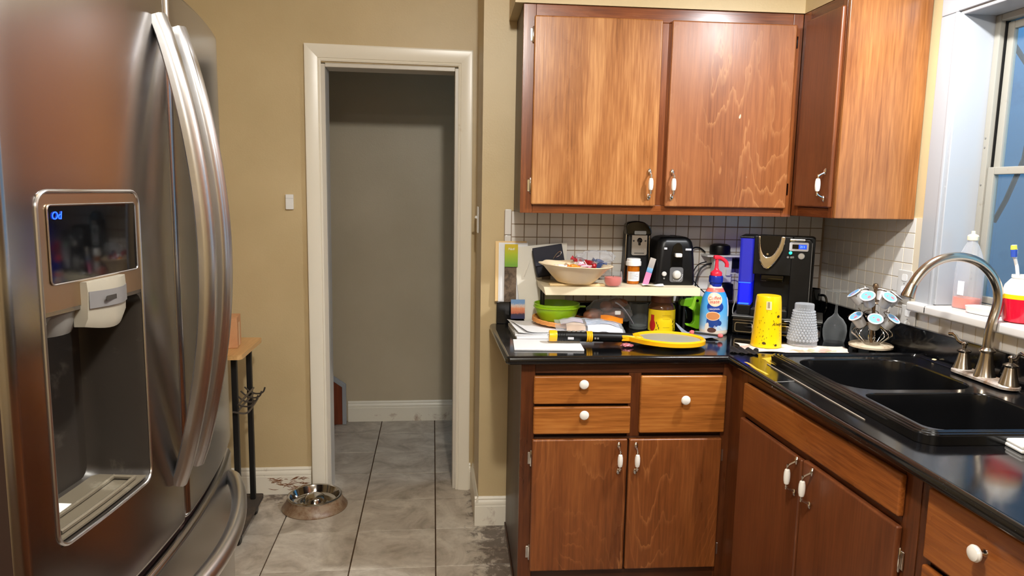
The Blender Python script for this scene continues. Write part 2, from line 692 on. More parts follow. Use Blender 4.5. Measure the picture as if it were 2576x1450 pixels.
# the run of cabinets along the back stands 1.7 degrees off the door wall: s along it, d away from the camera
RC = R(-1.7)
CB, SB = math.cos(RC), math.sin(RC)
def F(s, d, z=0.0):
    return (s*CB-d*SB, s*SB+d*CB, z)
def thingB(name, label, cat, s, d, z, rot=0.0, group=None):
    return thing(name, label, cat, F(s, d, z), RC+rot, group)

# ================================================================== the setting
DW = 2.975      # back wall of the cabinets (d)
XR = 1.68       # right wall
YD = 3.36       # door wall
ZC = 2.45       # ceiling
CT = 0.90       # counter top

b = new(); rbox(b, (-1.45, -2.6, -0.06), (1.80, 4.50, -0.006)); fl = struct('floor', b, M['grout'])
# floor tiles
px, py = 0.3300, 0.3135
tb = new(); rbox(tb, (-px/2+0.0026, -py/2+0.0012, -0.008), (px/2-0.0026, py/2-0.0012, 0.0), 0.0010, 1)
t0 = obj('tile', tb, M['floor_tile'], fl, smooth=0)
first = True
for i in range(-4, 4):
    for j in range(-7, 5):
        cx = 0.0150+px*(i+0.5); cy = 2.9400+py*(j+0.5)
        if cy > 4.43 or cx > 1.15:
            continue
        if first:
            o = t0; first = False
        else:
            o = t0.copy(); COL.objects.link(o)
        o.location = (cx, cy, random.uniform(-0.0006, 0.0006))
        o.rotation_euler = (random.uniform(-0.001, 0.001), random.uniform(-0.001, 0.001), 0)

b = new(); rbox(b, (-1.45, -2.6, ZC), (1.9, 4.50, ZC+0.05)); struct('ceiling', b, M['ceiling'])
# door wall with its opening
b = new()
rbox(b, (-1.40, YD, 0), (-0.497, YD+0.11, ZC)); rbox(b, (0.113, YD, 0), (0.30, YD+0.11, ZC)); rbox(b, (-0.497, YD, 2.005), (0.113, YD+0.11, ZC))
struct('wall_back', b, M['wall'])
# wall carrying the cabinets; its left end is the corner beside the door
b = new()
p0, p1, p2, p3 = F(0.111, DW), F(1.625, DW), F(1.625, DW+0.42), F(0.111, DW+0.42)
b2 = bmesh.new()
pts = [(0.200, F(0.111, DW)[1]), (1.70, F(1.611, DW)[1]), (1.70, YD+0.1), (0.200, YD)]
slab(b, [pts], 0, ZC)
b2.free()
wc = struct('wall_corner', b, M['wall'])
b = new()
# right wall round the window opening
WY0, WY1, WZ0, WZ1 = 1.18, 2.205, 1.085, 2.045
rbox(b, (XR, -2.6, 0), (XR+0.16, WY0, ZC)); rbox(b, (XR, WY1, 0), (XR+0.16, 3.46, ZC))
rbox(b, (XR, WY0, 0), (XR+0.16, WY1, WZ0)); rbox(b, (XR, WY0, WZ1), (XR+0.16, WY1, ZC))
wr = struct('wall_right', b, M['wall'])
b = new(); rbox(b, (-1.45, -2.6, 0), (-1.40, 4.5, ZC)); struct('wall_left', b, M['wall'])
b = new(); rbox(b, (-1.40, -2.65, 0), (1.84, -2.6, ZC)); struct('wall_front', b, M['wall'])
b = new(); rbox(b, (-1.40, 4.435, 0), (1.9, 4.50, ZC)); struct('wall_hall', b, M['hall'])
# soffit above the upper cabinets
b = new()
s0 = [F(0.213, 2.685)[:2], F(1.297, 2.685)[:2], (1.376, 2.338), (XR, 2.338), (XR, 2.93), F(0.213, DW-0.001)[:2]]
slab(b, [s0], 2.128, ZC)
struct('wall_soffit', b, M['wall'])

def baseboard(name, x0, x1, y, h, m, dirx=True):
    b = new()
    prof = [(0, 0), (-0.016, 0), (-0.016, h*0.66), (-0.013, h*0.70), (-0.015, h*0.75), (-0.012, h*0.83), (-0.008, h*0.88), (-0.009, h*0.93), (-0.004, h), (0, h)]
    n = len(prof)
    rings = [[(x0, y+p, z) for p, z in prof], [(x1, y+p, z) for p, z in prof]]
    loft(b, rings, cap0=True, cap1=True)
    return b
bl_ = struct('baseboard_left', baseboard('', -1.39, -0.573, YD, 0.131, 0), M['base'])
b = new()
def scuff(x, z, L, a, bend):
    P = []
    for i in range(7):
        u = i/6-0.5
        P.append((x+L*u*math.cos(a), YD-0.0163, z+L*u*math.sin(a)+bend*(0.25-u*u)))
    tube(b, P, [0.0004, 0.0011, 0.0016, 0.0013, 0.0017, 0.0010, 0.0004], 6, flat=0.4)
rs = random.Random(3)
for i in range(46):
    scuff(rs.uniform(-0.76, -0.60), rs.uniform(0.028, 0.082), rs.uniform(0.010, 0.055), rs.uniform(-0.35, 0.5), rs.uniform(-0.03, 0.03))
obj('scuff_marks', b, plain('rust_brown_scuff', (128, 80, 42), 0.7), bl_, kind='stuff')
struct('baseboard_hall', baseboard('', -0.525, 1.6, 4.435, 0.130, 0), M['base'])
b = baseboard('', 0.0, 0.150, 0.0, 0.130, 0)
struct('baseboard_end', b, M['base'], loc=(0.185, F(0.111, DW)[1]+0.0003, 0), rot=(0, 0, RC))
b = baseboard('', -0.402, 0.004, 0.0, 0.130, 0)
struct('baseboard_corner', b, M['base'], loc=(0.2003, 2.961, 0), rot=(0, 0, -PI/2))
# short length on the door wall between casing and corner
struct('baseboard_back', baseboard('', 0.178, 0.186, YD, 0.130, 0), M['base'])

# doorway: casing boards and jamb lining
dr = struct('door_1')
def casing(name, lo, hi, par):
    b = new(); rbox(b, lo, hi, 0.005, 2)
    return b
def casing_v(x0, x1, inner):
    b = new()
    xs = [x0, x1] if inner > 0 else [x1, x0]
    # thin towards the opening, thick at the outside, with a bead
    prof = [(0.0, 0.0), (0.0, -0.021), (0.10, -0.024), (0.55, -0.020), (0.80, -0.016), (0.84, -0.012), (0.90, -0.014), (1.0, -0.011), (1.0, 0.0)]
    return [(xs[0]+(xs[1]-xs[0])*u, YD+p) for u, p in prof]
def vert_casing(x0, x1, inner, z0, z1):
    b = new()
    pr_ = casing_v(x0, x1, inner)
    w_ = abs(x1-x0)
    lo = [(x, y, z0) for x, y in pr_]
    xo = x0 if inner > 0 else x1
    hi = [(x, y, z1-abs(x-xo)) for x, y in pr_]
    loft(b, [lo, hi], cap0=True, cap1=True)
    return b
CX0, CX1 = -0.567, 0.178
obj('casing_board', vert_casing(CX0, -0.497, 1, 0.0, 2.082), M['trim'], dr)
obj('casing_board', vert_casing(0.113, CX1, -1, 0.0, 2.077), M['trim'], dr)
b = new()
prof = [(0.0, 0.0), (0.0, -0.021), (0.10, -0.024), (0.55, -0.020), (0.80, -0.016), (0.84, -0.012), (0.90, -0.014), (1.0, -0.011), (1.0, 0.0)]
lo = [(CX0+u*0.070, YD+p, 2.082-u*0.072) for u, p in prof]
hi = [(CX1-u*0.065, YD+p, 2.078-u*0.070) for u, p in prof]
loft(b, [lo, hi], cap0=True, cap1=True)
obj('casing_board', b, M['trim'], dr)
b = new()
rbox(b, (-0.4985, YD-0.004, 0), (-0.480, YD+0.118, 2.0), 0.002, 1)
obj('jamb', b, M['jamb'], dr)
b = new(); rbox(b, (0.098, YD-0.004, 0), (0.1145, YD+0.118, 2.0), 0.002, 1); obj('jamb', b, M['jamb'], dr)
b = new(); rbox(b, (-0.480, YD-0.003, 1.986), (0.098, YD+0.117, 2.004), 0.002, 1); obj('jamb', b, M['jamb'], dr)

# backsplash tiles on both kitchen walls
TP = 0.0537
gb = new(); rbox(gb, (0.206, DW-0.004, CT-0.02), (1.628, DW, 1.372)); 
gsplash = obj('tile_grout', gb, M['tile_grout'], wc, smooth=0, loc=(0, 0, 0), rot=(0, 0, RC))
tb = new(); rbox(tb, (-TP/2+0.0016, -0.0030, -TP/2+0.0016), (TP/2-0.0016, 0.0, TP/2-0.0016), 0.0010, 2)
t0 = obj('tile', tb, M['tile'], wc, smooth=40)
k = 0
for i in range(26):
    for j in range(9):
        s = 0.2060+0.030+TP*(i+0.5); z = 1.371-TP*(j+0.5)
        if s > 1.60 or z < 0.99:
            continue
        o = t0 if k == 0 else t0.copy()
        if k:
            COL.objects.link(o)
        k += 1
        o.location = F(s, DW-0.0035, z)
        o.rotation_euler = (random.uniform(-0.004, 0.004), 0, RC+random.uniform(-0.004, 0.004))
# narrow edging tiles at the open end of the backsplash
tb = new(); rbox(tb, (-0.0135, -0.0085, -TP*1.0+0.001), (0.0135, 0.0, TP*1.0-0.001), 0.004, 2)
e0 = obj('edge_tile', tb, M['tile'], wc, smooth=40)
for j in range(4):
    o = e0 if j == 0 else e0.copy()
    if j:
        COL.objects.link(o)
    o.location = F(0.2215, DW-0.002, 1.379-TP*(2*j+1)); o.rotation_euler = (0, 0, RC)
gb = new(); rbox(gb, (XR-0.004, 2.288, CT-0.02), (XR, 2.935, 1.385)); rbox(gb, (XR-0.004, 1.0, CT-0.02), (XR, 2.288, 1.066))
obj('tile_grout', gb, M['tile_grout_light'], wr, smooth=0)
tb = new(); rbox(tb, (-0.0018, -TP/2+0.0016, -TP/2+0.0016), (0.0, TP/2-0.0016, TP/2-0.0016), 0.0010, 2)
t1 = obj('tile', tb, M['tile'], wr, smooth=40)
k = 0
for i in range(40):
    for j in range(9):
        y = 2.925-TP*(i+0.5); z = 1.384-TP*(j+0.5)
        if z < 0.985 or y < 1.30:
            continue
        if y < 2.31 and z > 1.045:
            continue
        o = t1 if k == 0 else t1.copy()
        if k:
            COL.objects.link(o)
        k += 1
        o.location = (XR-0.0035, y, z); o.rotation_euler = (0, random.uniform(-0.004, 0.004), random.uniform(-0.004, 0.004))

# window: casing, deep jamb, metal frame, sashes, panes, sill
wn = struct('window_1')
b = new(); rbox(b, (XR-0.018, WY1, 1.09), (XR, 2.288, 2.045), 0.004, 2); rbox(b, (XR-0.022, WY1, 1.09), (XR-0.012, WY1+0.014, 2.045), 0.004, 2)
obj('casing_board', b, M['white'], wn)
b = new(); rbox(b, (XR-0.018, WY0-0.083, 2.045), (XR, 2.288, 2.13), 0.004, 2); rbox(b, (XR-0.022, WY0, 2.045), (XR-0.012, WY1, 2.059), 0.004, 2)
obj('casing_board', b, M['white'], wn)
b = new(); rbox(b, (XR-0.018, WY0-0.083, 1.09), (XR, WY0, 2.045), 0.004, 2); obj('casing_board', b, M['white'], wn)
b = new(); rbox(b, (XR-0.012, WY1-0.012, 1.10), (XR+0.150, WY1+0.0005, 2.045), 0.002, 1); obj('jamb', b, M['white'], wn)
b = new(); rbox(b, (XR-0.012, WY0, 1.10), (XR+0.150, WY0+0.012, 2.045), 0.002, 1); obj('jamb', b, M['white'], wn)
b = new(); rbox(b, (XR-0.012, WY0+0.012, 2.033), (XR+0.150, WY1-0.012, 2.0455), 0.002, 1); obj('jamb', b, M['white'], wn)
b = new(); rbox(b, (1.632, WY0-0.10, 1.066), (XR+0.150, WY1+0.0003, 1.0985), 0.008, 3)
rbox(b, (1.632, WY1-0.02, 1.066), (1.6795, 2.292, 1.0985), 0.008, 3)
obj('sill', b, M['sill'], wn)
M['alu'] = grime('window_aluminium', (150, 145, 134), (104, 92, 76), 0.60, 0.35, 12)
FX = XR+0.100
def frame_bar(name, lo, hi, par, m='alu', bev=0.003):
    b = new(); rbox(b, lo, hi, bev, 2)
    return obj(name, b, M[m], par)
frame_bar('frame_bar', (FX, WY1-0.036, 1.0985), (FX+0.05, WY1-0.012, 2.033), wn)
frame_bar('frame_bar', (FX, WY0+0.012, 1.0985), (FX+0.05, WY0+0.036, 2.033), wn)
frame_bar('frame_bar', (FX, WY0+0.036, 2.012), (FX+0.05, WY1-0.036, 2.033), wn)
frame_bar('frame_bar', (FX, WY0+0.036, 1.0985), (FX+0.05, WY1-0.036, 1.116), wn)
# black track beside the sash
frame_bar('track', (FX+0.016, WY1-0.0395, 1.116), (FX+0.03, WY1-0.036, 2.012), wn, 'black', 0.0)
for (z0, z1, xo) in ((1.534, 2.008, 0.022), (1.118, 1.556, 0.004)):
    x0 = FX+xo
    frame_bar('sash_bar', (x0, WY1-0.066, z0), (x0+0.017, WY1-0.0397, z1), wn)
    frame_bar('sash_bar', (x0, WY0+0.0425, z0), (x0+0.017, WY0+0.066, z1), wn)
    frame_bar('sash_bar', (x0, WY0+0.066, z1-0.024), (x0+0.017, WY1-0.066, z1), wn)
    frame_bar('sash_bar', (x0, WY0+0.066, z0), (x0+0.017, WY1-0.066, z0+0.022), wn)
    b = new(); rbox(b, (x0+0.007, WY0+0.064, z0+0.02), (x0+0.010, WY1-0.064, z1-0.022))
    M.setdefault('pane', glassy('window_glass', (236, 244, 248), 0.10, 0.02, 0.04))
    obj('pane', b, M['pane'], wn, smooth=0)
# small screws on the metal frame
for z in (1.19, 1.21, 1.62, 1.65, 1.50):
    b = new(); lathe(b, [(0.0035, 0), (0.003, 0.0015), (0, 0.002)], 8, mat=Matrix.Translation((FX, WY1-0.022, z)) @ Matrix.Rotation(-PI/2, 4, 'Y'))
    obj('screw', b, M['gray'], wn)

# outside the window: a pale blue sheet-metal wall and a hanging cable
M['blue_siding'] = grime('pale_blue_siding', (128, 184, 226), (104, 158, 204), 0.55, 0.5, 3)
os_ = thing('outbuilding_wall', 'pale blue ribbed wall standing outside behind the window glass', 'wall', (2.75, 2.4, 0))
for i in range(9):
    b = new(); y0 = -1.4+0.45*i
    rbox(b, (0.0+0.01*(i % 2), y0, 0.0), (0.04+0.01*(i % 2), y0+0.445, 3.4), 0.006, 2)
    obj('panel', b, M['blue_siding'], os_)
M['cable'] = plain('dark_cable', (52, 54, 58), 0.6)
b = new()
tube(b, [(2.35, 2.86, 2.42), (2.35, 2.83, 2.25), (2.36, 2.80, 2.10), (2.35, 2.84, 2.02), (2.34, 2.88, 2.08), (2.35, 2.84, 2.15), (2.36, 2.79, 2.08), (2.38, 2.70, 1.95), (2.38, 2.68, 1.80), (2.38, 2.70, 1.62), (2.37, 2.76, 1.45), (2.36, 2.80, 1.36)], 0.010, 8)
tag(obj('hanging_cable', b, M['cable']), 'dark looped cable hanging outside behind the window pane', 'cable')
b = new(); rbox(b, (1.86, -1.0, -0.06), (2.9, 4.4, -0.01)); struct('ground', b, M['grout'])

# ================================================================== cabinets
def pull_bms(L=0.115):
    """vertical bow pull: chrome feet and arms, porcelain grip; stands out along -y, centred on z=0"""
    c = new()
    h = L/2
    for sg in (1, -1):
        tube(c, [(0, -0.004, sg*h), (0, -0.006, sg*(h-0.006)), (0, -0.0065, sg*(h-0.014)), (0, -0.006, sg*(h-0.021))], [0.003, 0.0068, 0.0066, 0.0035], 10, flat=0.5, up=(1, 0, 0))
        tube(c, [(0, -0.003, sg*(h-0.013)), (0, -0.010, sg*(h-0.016)), (0, -0.019, sg*(h-0.020)), (0, -0.027, sg*(h-0.0245)), (0, -0.0295, sg*(h-0.028))], [0.0045, 0.0036, 0.0032, 0.0034, 0.0045], 10)
    tube(c, [(0, -0.0295, -0.037+h-h), (0, -0.0295, 0.037)], 0.003, 8)
    g = new()
    lathe(g, [(0.0045, -0.0225), (0.0068, -0.0205), (0.0088, -0.012), (0.0094, 0), (0.0088, 0.012), (0.0068, 0.0205), (0.0045, 0.0225)], 16, mat=Matrix.Translation((0, -0.0295, 0)))
    return c, g
def to_mesh(name, bm, mats, smooth=35):
    o = obj(name, bm, mats, smooth=smooth)
    me = o.data
    bpy.data.objects.remove(o)
    return me
pc, pg = pull_bms()
ME_PULL = to_mesh('pull', pc, M['chrome']); ME_GRIP = to_mesh('pull_grip', pg, M['porcelain'])
kb = new()
lathe(kb, [(0.008, 0), (0.0075, 0.003), (0.0055, 0.006), (0.0055, 0.013), (0.008, 0.016)], 16, mat=Matrix.Rotation(PI/2, 4, 'X'))
ME_KSTEM = to_mesh('knob_stem', kb, M['chrome'])
kb = new()
lathe(kb, [(0.0, 0.0145), (0.009, 0.0145), (0.0155, 0.018), (0.0165, 0.022), (0.014, 0.0265), (0.008, 0.029), (0.0, 0.0295)], 20, mat=Matrix.Rotation(PI/2, 4, 'X'))
ME_KNOB = to_mesh('knob', kb, M['porcelain'])
hb = new()
lathe(hb, [(0.0, -0.030), (0.0022, -0.029), (0.0036, -0.026), (0.0036, 0.026), (0.0022, 0.029), (0, 0.030)], 10, mat=Matrix.Translation((0, -0.004, 0)))
rbox(hb, (-0.011, -0.0022, -0.022), (0.0, 0.0, 0.022), 0.001, 1)
ME_HINGE = to_mesh('hinge', hb, M['chrome'])

def add_pull(par, loc, rot=(0, 0, 0)):
    link('pull', ME_PULL, par, loc, rot); link('pull_grip', ME_GRIP, par, loc, rot, label='white porcelain grip of the pull')
def add_knob(par, loc, rot=(0, 0, 0)):
    link('knob_stem', ME_KSTEM, par, loc, rot); link('knob', ME_KNOB, par, loc, rot, label='white porcelain knob')

def board(par, name, lo, hi, mat, bev=0.002):
    b = new(); rbox(b, lo, hi, bev, 2)
    return obj(name, b, M[mat], par)
def leaf(par, name, lo, hi, mat, lip=0.006, axis='y', label=None, tilt=0.0):
    """lipped overlay door or drawer front with eased edges; local origin at its centre"""
    c = [(a+b_)/2 for a, b_ in zip(lo, hi)]
    b = new()
    rbox(b, [a-q for a, q in zip(lo, c)], [a-q for a, q in zip(hi, c)], lip, 3)
    if tilt:
        for v in b.verts:
            v.co.z -= v.co.y*tilt
    return obj(name, b, M[mat], par, loc=c, label=label), c

# --- upper cabinet on the back wall (frame coordinates s, d, z)
uc = thing('upper_cabinet', 'wide two-door varnished wood upper cabinet above the toaster and can opener', 'cabinet', (0, 0, 0), RC)
UF = 2.69
board(uc, 'carcass', (0.2475, UF+0.020, 1.374), (1.296, DW-0.002, 2.122), 'wood_dark', 0.001)
board(uc, 'side_panel', (0.2445, UF+0.018, 1.372), (0.2475, DW-0.002, 2.124), 'wood_dark', 0.001)
board(uc, 'frame_stile', (0.2445, UF, 1.372), (0.291, UF+0.019, 2.126), 'wood_frame')
board(uc, 'frame_stile', (0.748, UF, 1.4085), (0.800, UF+0.019, 2.076), 'wood_frame')
board(uc, 'frame_stile', (1.258, UF, 1.372), (1.2965, UF+0.019, 2.126), 'wood_frame')
board(uc, 'frame_rail', (0.2912, UF, 2.0762), (1.2578, UF+0.019, 2.126), 'wood_frame_x')
board(uc, 'frame_rail', (0.2912, UF, 1.372), (1.2578, UF+0.019, 1.4083), 'wood_frame_x')
d1, c1 = leaf(uc, 'door', (0.2835, UF-0.020, 1.4045), (0.757, UF, 2.0835), 'wood_up')
add_pull(d1, (0.7275-c1[0], -0.010, 1.487-c1[2]), (0, 0, 0))
d2, c2 = leaf(uc, 'door', (0.792, UF-0.020, 1.4040), (1.2665, UF, 2.0840), 'wood_up2')
add_pull(d2, (0.8145-c2[0], -0.010, 1.487-c2[2]))
for (dd, cc, s, z, sg) in ((d1, c1, 0.2835, 2.018, 1), (d1, c1, 0.2835, 1.475, 1), (d2, c2, 1.2665, 2.024, -1), (d2, c2, 1.2665, 1.478, -1)):
    link('hinge', ME_HINGE, dd, (s-sg*0.002-cc[0], 0.010-0.001, z-cc[2]), (0, 0, 0 if sg > 0 else PI))
# the hinge on a right-hand edge shows its barrel outside the door, so turn it face out again
for h_ in d2.children:
    if h_.name.startswith('hinge'):
        h_.rotation_euler = (0, PI, 0)

# --- upper cabinet on the right wall, seen end-on
XF, YN = 1.376, 2.342
un = thing('upper_cabinet', 'narrow single-door upper cabinet with orange end panel next to the window', 'cabinet', (0, 0, 0))
board(un, 'carcass', (XF+0.0195, YN+0.0195, 1.380), (XR-0.0085, 2.80, 2.122), 'wood_dark', 0.001)
b = new(); rbox(b, (XF, YN, 1.378), (XR-0.0085, YN+0.019, 2.126), 0.004, 2); 
obj('end_panel', b, M['wood_panel'], un)
board(un, 'frame_stile', (XF, YN+0.0192, 1.378), (XF+0.019, YN+0.046, 2.126), 'wood_frame')
board(un, 'frame_stile', (XF, 2.600, 1.378), (XF+0.019, F(1.2965, UF)[1]-0.001, 2.126), 'wood_frame')
board(un, 'frame_rail', (XF, YN+0.0462, 1.378), (XF+0.019, 2.5998, 1.412), 'wood_frame_y')
board(un, 'frame_rail', (XF, YN+0.0462, 2.083), (XF+0.019, 2.5998, 2.126), 'wood_frame_y')
dn, cn = leaf(un, 'door', (XF-0.017, 2.361, 1.414), (XF-0.0005, 2.602, 2.089), 'wood_sink')  # darker wood used here to paint in the shade on this door
add_pull(dn, (-0.0085, 2.384-cn[1], 1.492-cn[2]), (0, 0, -PI/2))

# --- base cabinet on the back wall
bc = thing('base_cabinet', 'varnished wood base cabinet with three drawers and two doors under the cluttered counter', 'cabinet', (0, 0, 0), RC)
BF = 2.38
board(bc, 'carcass', (0.2385, BF+0.020, 0.092), (1.020, DW-0.0165, 0.866), 'wood_dark', 0.001)
board(bc, 'plinth', (0.2385, BF+0.060, 0.001), (0.985, BF+0.075, 0.091), 'wood_dark', 0.001)
b = new(); rbox(b, (0.2320, BF+0.0195, 0.001), (0.2384, DW-0.0165, 0.866), 0.001, 1); rbox(b, (0.2265, BF+0.0195, 0.001), (0.2322, DW-0.0165, 0.018), 0.002, 1)
obj('side_panel', b, M['wood_dark'], bc)
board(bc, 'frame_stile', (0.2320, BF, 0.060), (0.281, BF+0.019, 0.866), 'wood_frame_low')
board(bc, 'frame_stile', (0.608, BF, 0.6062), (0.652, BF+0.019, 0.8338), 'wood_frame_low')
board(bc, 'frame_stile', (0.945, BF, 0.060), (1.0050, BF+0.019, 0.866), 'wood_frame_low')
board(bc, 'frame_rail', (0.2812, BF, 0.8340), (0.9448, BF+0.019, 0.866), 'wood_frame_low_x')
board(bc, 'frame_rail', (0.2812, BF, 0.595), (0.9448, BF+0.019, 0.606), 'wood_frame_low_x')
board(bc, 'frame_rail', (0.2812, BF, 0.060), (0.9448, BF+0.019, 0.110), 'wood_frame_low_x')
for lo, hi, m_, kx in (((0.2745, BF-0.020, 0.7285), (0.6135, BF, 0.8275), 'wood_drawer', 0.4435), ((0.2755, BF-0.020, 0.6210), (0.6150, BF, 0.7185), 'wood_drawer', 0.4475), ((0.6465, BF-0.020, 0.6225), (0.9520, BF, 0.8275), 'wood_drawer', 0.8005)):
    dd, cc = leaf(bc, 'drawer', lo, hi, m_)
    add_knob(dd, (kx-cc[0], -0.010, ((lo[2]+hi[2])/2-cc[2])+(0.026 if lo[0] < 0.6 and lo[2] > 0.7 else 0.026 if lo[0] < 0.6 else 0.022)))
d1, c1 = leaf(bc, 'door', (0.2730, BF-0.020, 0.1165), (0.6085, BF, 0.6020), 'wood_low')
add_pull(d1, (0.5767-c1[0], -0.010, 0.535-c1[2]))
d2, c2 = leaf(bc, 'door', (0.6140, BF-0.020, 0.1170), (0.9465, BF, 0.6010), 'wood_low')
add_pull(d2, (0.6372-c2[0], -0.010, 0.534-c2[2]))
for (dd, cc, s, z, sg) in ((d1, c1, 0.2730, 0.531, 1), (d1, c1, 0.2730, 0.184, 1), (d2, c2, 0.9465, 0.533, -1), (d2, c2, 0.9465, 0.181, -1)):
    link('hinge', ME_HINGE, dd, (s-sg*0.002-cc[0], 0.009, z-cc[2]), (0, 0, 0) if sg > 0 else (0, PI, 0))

# --- sink base and the next unit, along the right wall (facing -x)
XB = 1.045
sb = thing('base_cabinet', 'reddish sink base cabinet with two doors and a blank drawer front', 'cabinet', (0, 0, 0))
board(sb, 'side_panel', (XB+0.0195, 1.360, 0.092), (XR-0.006, 1.372, 0.866), 'wood_dark', 0.001)
board(sb, 'side_panel', (XB+0.0195, 2.290, 0.092), (XR-0.006, 2.302, 0.866), 'wood_dark', 0.001)
board(sb, 'bottom_panel', (XB+0.0195, 1.3725, 0.092), (XR-0.006, 2.2895, 0.108), 'wood_dark', 0.001)
board(sb, 'plinth', (XB+0.060, 1.360, 0.001), (XB+0.075, 2.35, 0.091), 'wood_dark', 0.001)
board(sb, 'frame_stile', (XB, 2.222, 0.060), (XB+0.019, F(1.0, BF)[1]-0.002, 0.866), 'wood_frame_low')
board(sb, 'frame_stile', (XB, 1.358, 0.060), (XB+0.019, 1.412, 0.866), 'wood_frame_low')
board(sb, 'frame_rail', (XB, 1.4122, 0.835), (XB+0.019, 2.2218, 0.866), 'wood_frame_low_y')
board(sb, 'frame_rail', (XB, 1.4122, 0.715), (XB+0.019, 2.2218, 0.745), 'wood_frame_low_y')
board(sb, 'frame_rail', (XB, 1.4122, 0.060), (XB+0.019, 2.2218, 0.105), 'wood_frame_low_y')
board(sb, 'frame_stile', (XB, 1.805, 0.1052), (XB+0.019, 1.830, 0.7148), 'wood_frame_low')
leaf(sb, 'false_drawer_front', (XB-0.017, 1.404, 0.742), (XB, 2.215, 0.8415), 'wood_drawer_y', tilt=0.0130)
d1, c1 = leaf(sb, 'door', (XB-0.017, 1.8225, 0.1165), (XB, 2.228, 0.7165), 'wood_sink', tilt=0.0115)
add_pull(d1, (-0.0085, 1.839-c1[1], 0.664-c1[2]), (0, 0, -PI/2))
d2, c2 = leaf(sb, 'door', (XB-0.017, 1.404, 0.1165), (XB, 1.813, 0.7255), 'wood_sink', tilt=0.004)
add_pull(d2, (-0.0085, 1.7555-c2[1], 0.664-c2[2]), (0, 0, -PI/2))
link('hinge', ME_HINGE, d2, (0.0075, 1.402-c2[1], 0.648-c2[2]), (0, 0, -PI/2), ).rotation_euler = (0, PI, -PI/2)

nb_ = thing('base_cabinet', 'golden wood drawer base cabinet nearest the camera on the right', 'cabinet', (0, 0, 0))
board(nb_, 'carcass', (XB+0.020, -0.60, 0.092), (XR-0.006, 1.3555, 0.866), 'wood_dark', 0.001)
board(nb_, 'plinth', (XB+0.060, -0.60, 0.001), (XB+0.075, 1.3555, 0.091), 'wood_dark', 0.001)
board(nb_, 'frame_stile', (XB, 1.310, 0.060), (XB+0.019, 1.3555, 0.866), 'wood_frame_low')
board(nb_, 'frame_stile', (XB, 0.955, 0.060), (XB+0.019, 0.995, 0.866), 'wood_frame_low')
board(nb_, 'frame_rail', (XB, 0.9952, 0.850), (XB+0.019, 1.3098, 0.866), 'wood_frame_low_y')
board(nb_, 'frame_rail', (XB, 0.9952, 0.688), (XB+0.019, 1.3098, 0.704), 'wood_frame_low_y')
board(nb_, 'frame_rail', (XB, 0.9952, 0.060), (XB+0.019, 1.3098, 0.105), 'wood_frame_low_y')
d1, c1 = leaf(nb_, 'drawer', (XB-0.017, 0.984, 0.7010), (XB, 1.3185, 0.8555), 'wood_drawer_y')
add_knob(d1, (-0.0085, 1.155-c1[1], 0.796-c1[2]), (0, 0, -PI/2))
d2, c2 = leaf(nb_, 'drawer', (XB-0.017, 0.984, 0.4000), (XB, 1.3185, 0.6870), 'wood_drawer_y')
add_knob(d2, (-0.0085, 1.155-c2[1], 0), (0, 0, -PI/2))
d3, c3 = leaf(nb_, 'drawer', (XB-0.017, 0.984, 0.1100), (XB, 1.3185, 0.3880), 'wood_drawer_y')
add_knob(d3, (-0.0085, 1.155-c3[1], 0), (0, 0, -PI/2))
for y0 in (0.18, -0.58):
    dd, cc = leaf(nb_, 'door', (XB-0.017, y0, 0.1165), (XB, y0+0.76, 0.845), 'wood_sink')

# --- upper cabinet past the window, out of frame; it shows in the fridge front
uo = thing('upper_cabinet', 'varnished upper cabinet on the right wall beyond the window, reflected in the fridge', 'cabinet', (0, 0, 0))
board(uo, 'carcass', (XF+0.001, -0.60, 1.374), (XR-0.001, 1.02, 2.122), 'wood_frame', 0.002)
for y0 in (-0.58, -0.04, 0.50):
    leaf(uo, 'door', (XF-0.017, y0, 1.404), (XF, y0+0.50, 2.089), 'wood_up2')

# ================================================================== countertop and sink
ct = thing('countertop', 'L-shaped glossy black granite countertop along both walls', 'countertop', (0, 0, 0))
bl = F(0.162, DW-0.001)
front = [(0.252, 2.955-0.001), (0.2575, 2.349), (1.027, 2.336), (1.016, 1.37), (1.002, 0.80), (0.985, -0.60)]
outer = [(0.252, 2.953), front[1], front[2], front[3], front[4], front[5], (XR-0.0062, -0.60), (XR-0.0062, F(1.6, DW-0.007)[1]), (0.33, F(0.30, DW-0.007)[1])]
outer[0] = (0.252, 2.944)
hole = [(1.150, 1.480), (1.590, 1.515), (1.612, 2.215), (1.195, 2.200)]
b = new()
slab(b, [outer, hole], CT-0.030, CT)
tube(b, [(0.2525, 2.944, CT-0.0152), (0.258, 2.352, CT-0.0152), (0.264, 2.3455, CT-0.0152)] + [(x, y, CT-0.0152) for x, y in front[2:]], 0.0150, 14)
obj('slab', b, M['granite'], ct, smooth=40)
b = new()
rbox(b, (0.178, DW-0.027, CT+0.0003), (1.560, DW-0.0078, 0.993), 0.003, 2)
obj('backsplash_strip', b, M['granite'], ct, rot=(0, 0, RC))
b = new(); rbox(b, (XR-0.027, -0.60, CT+0.0003), (XR-0.0078, 2.888, 1.012), 0.003, 2)
obj('backsplash_strip', b, M['granite'], ct)
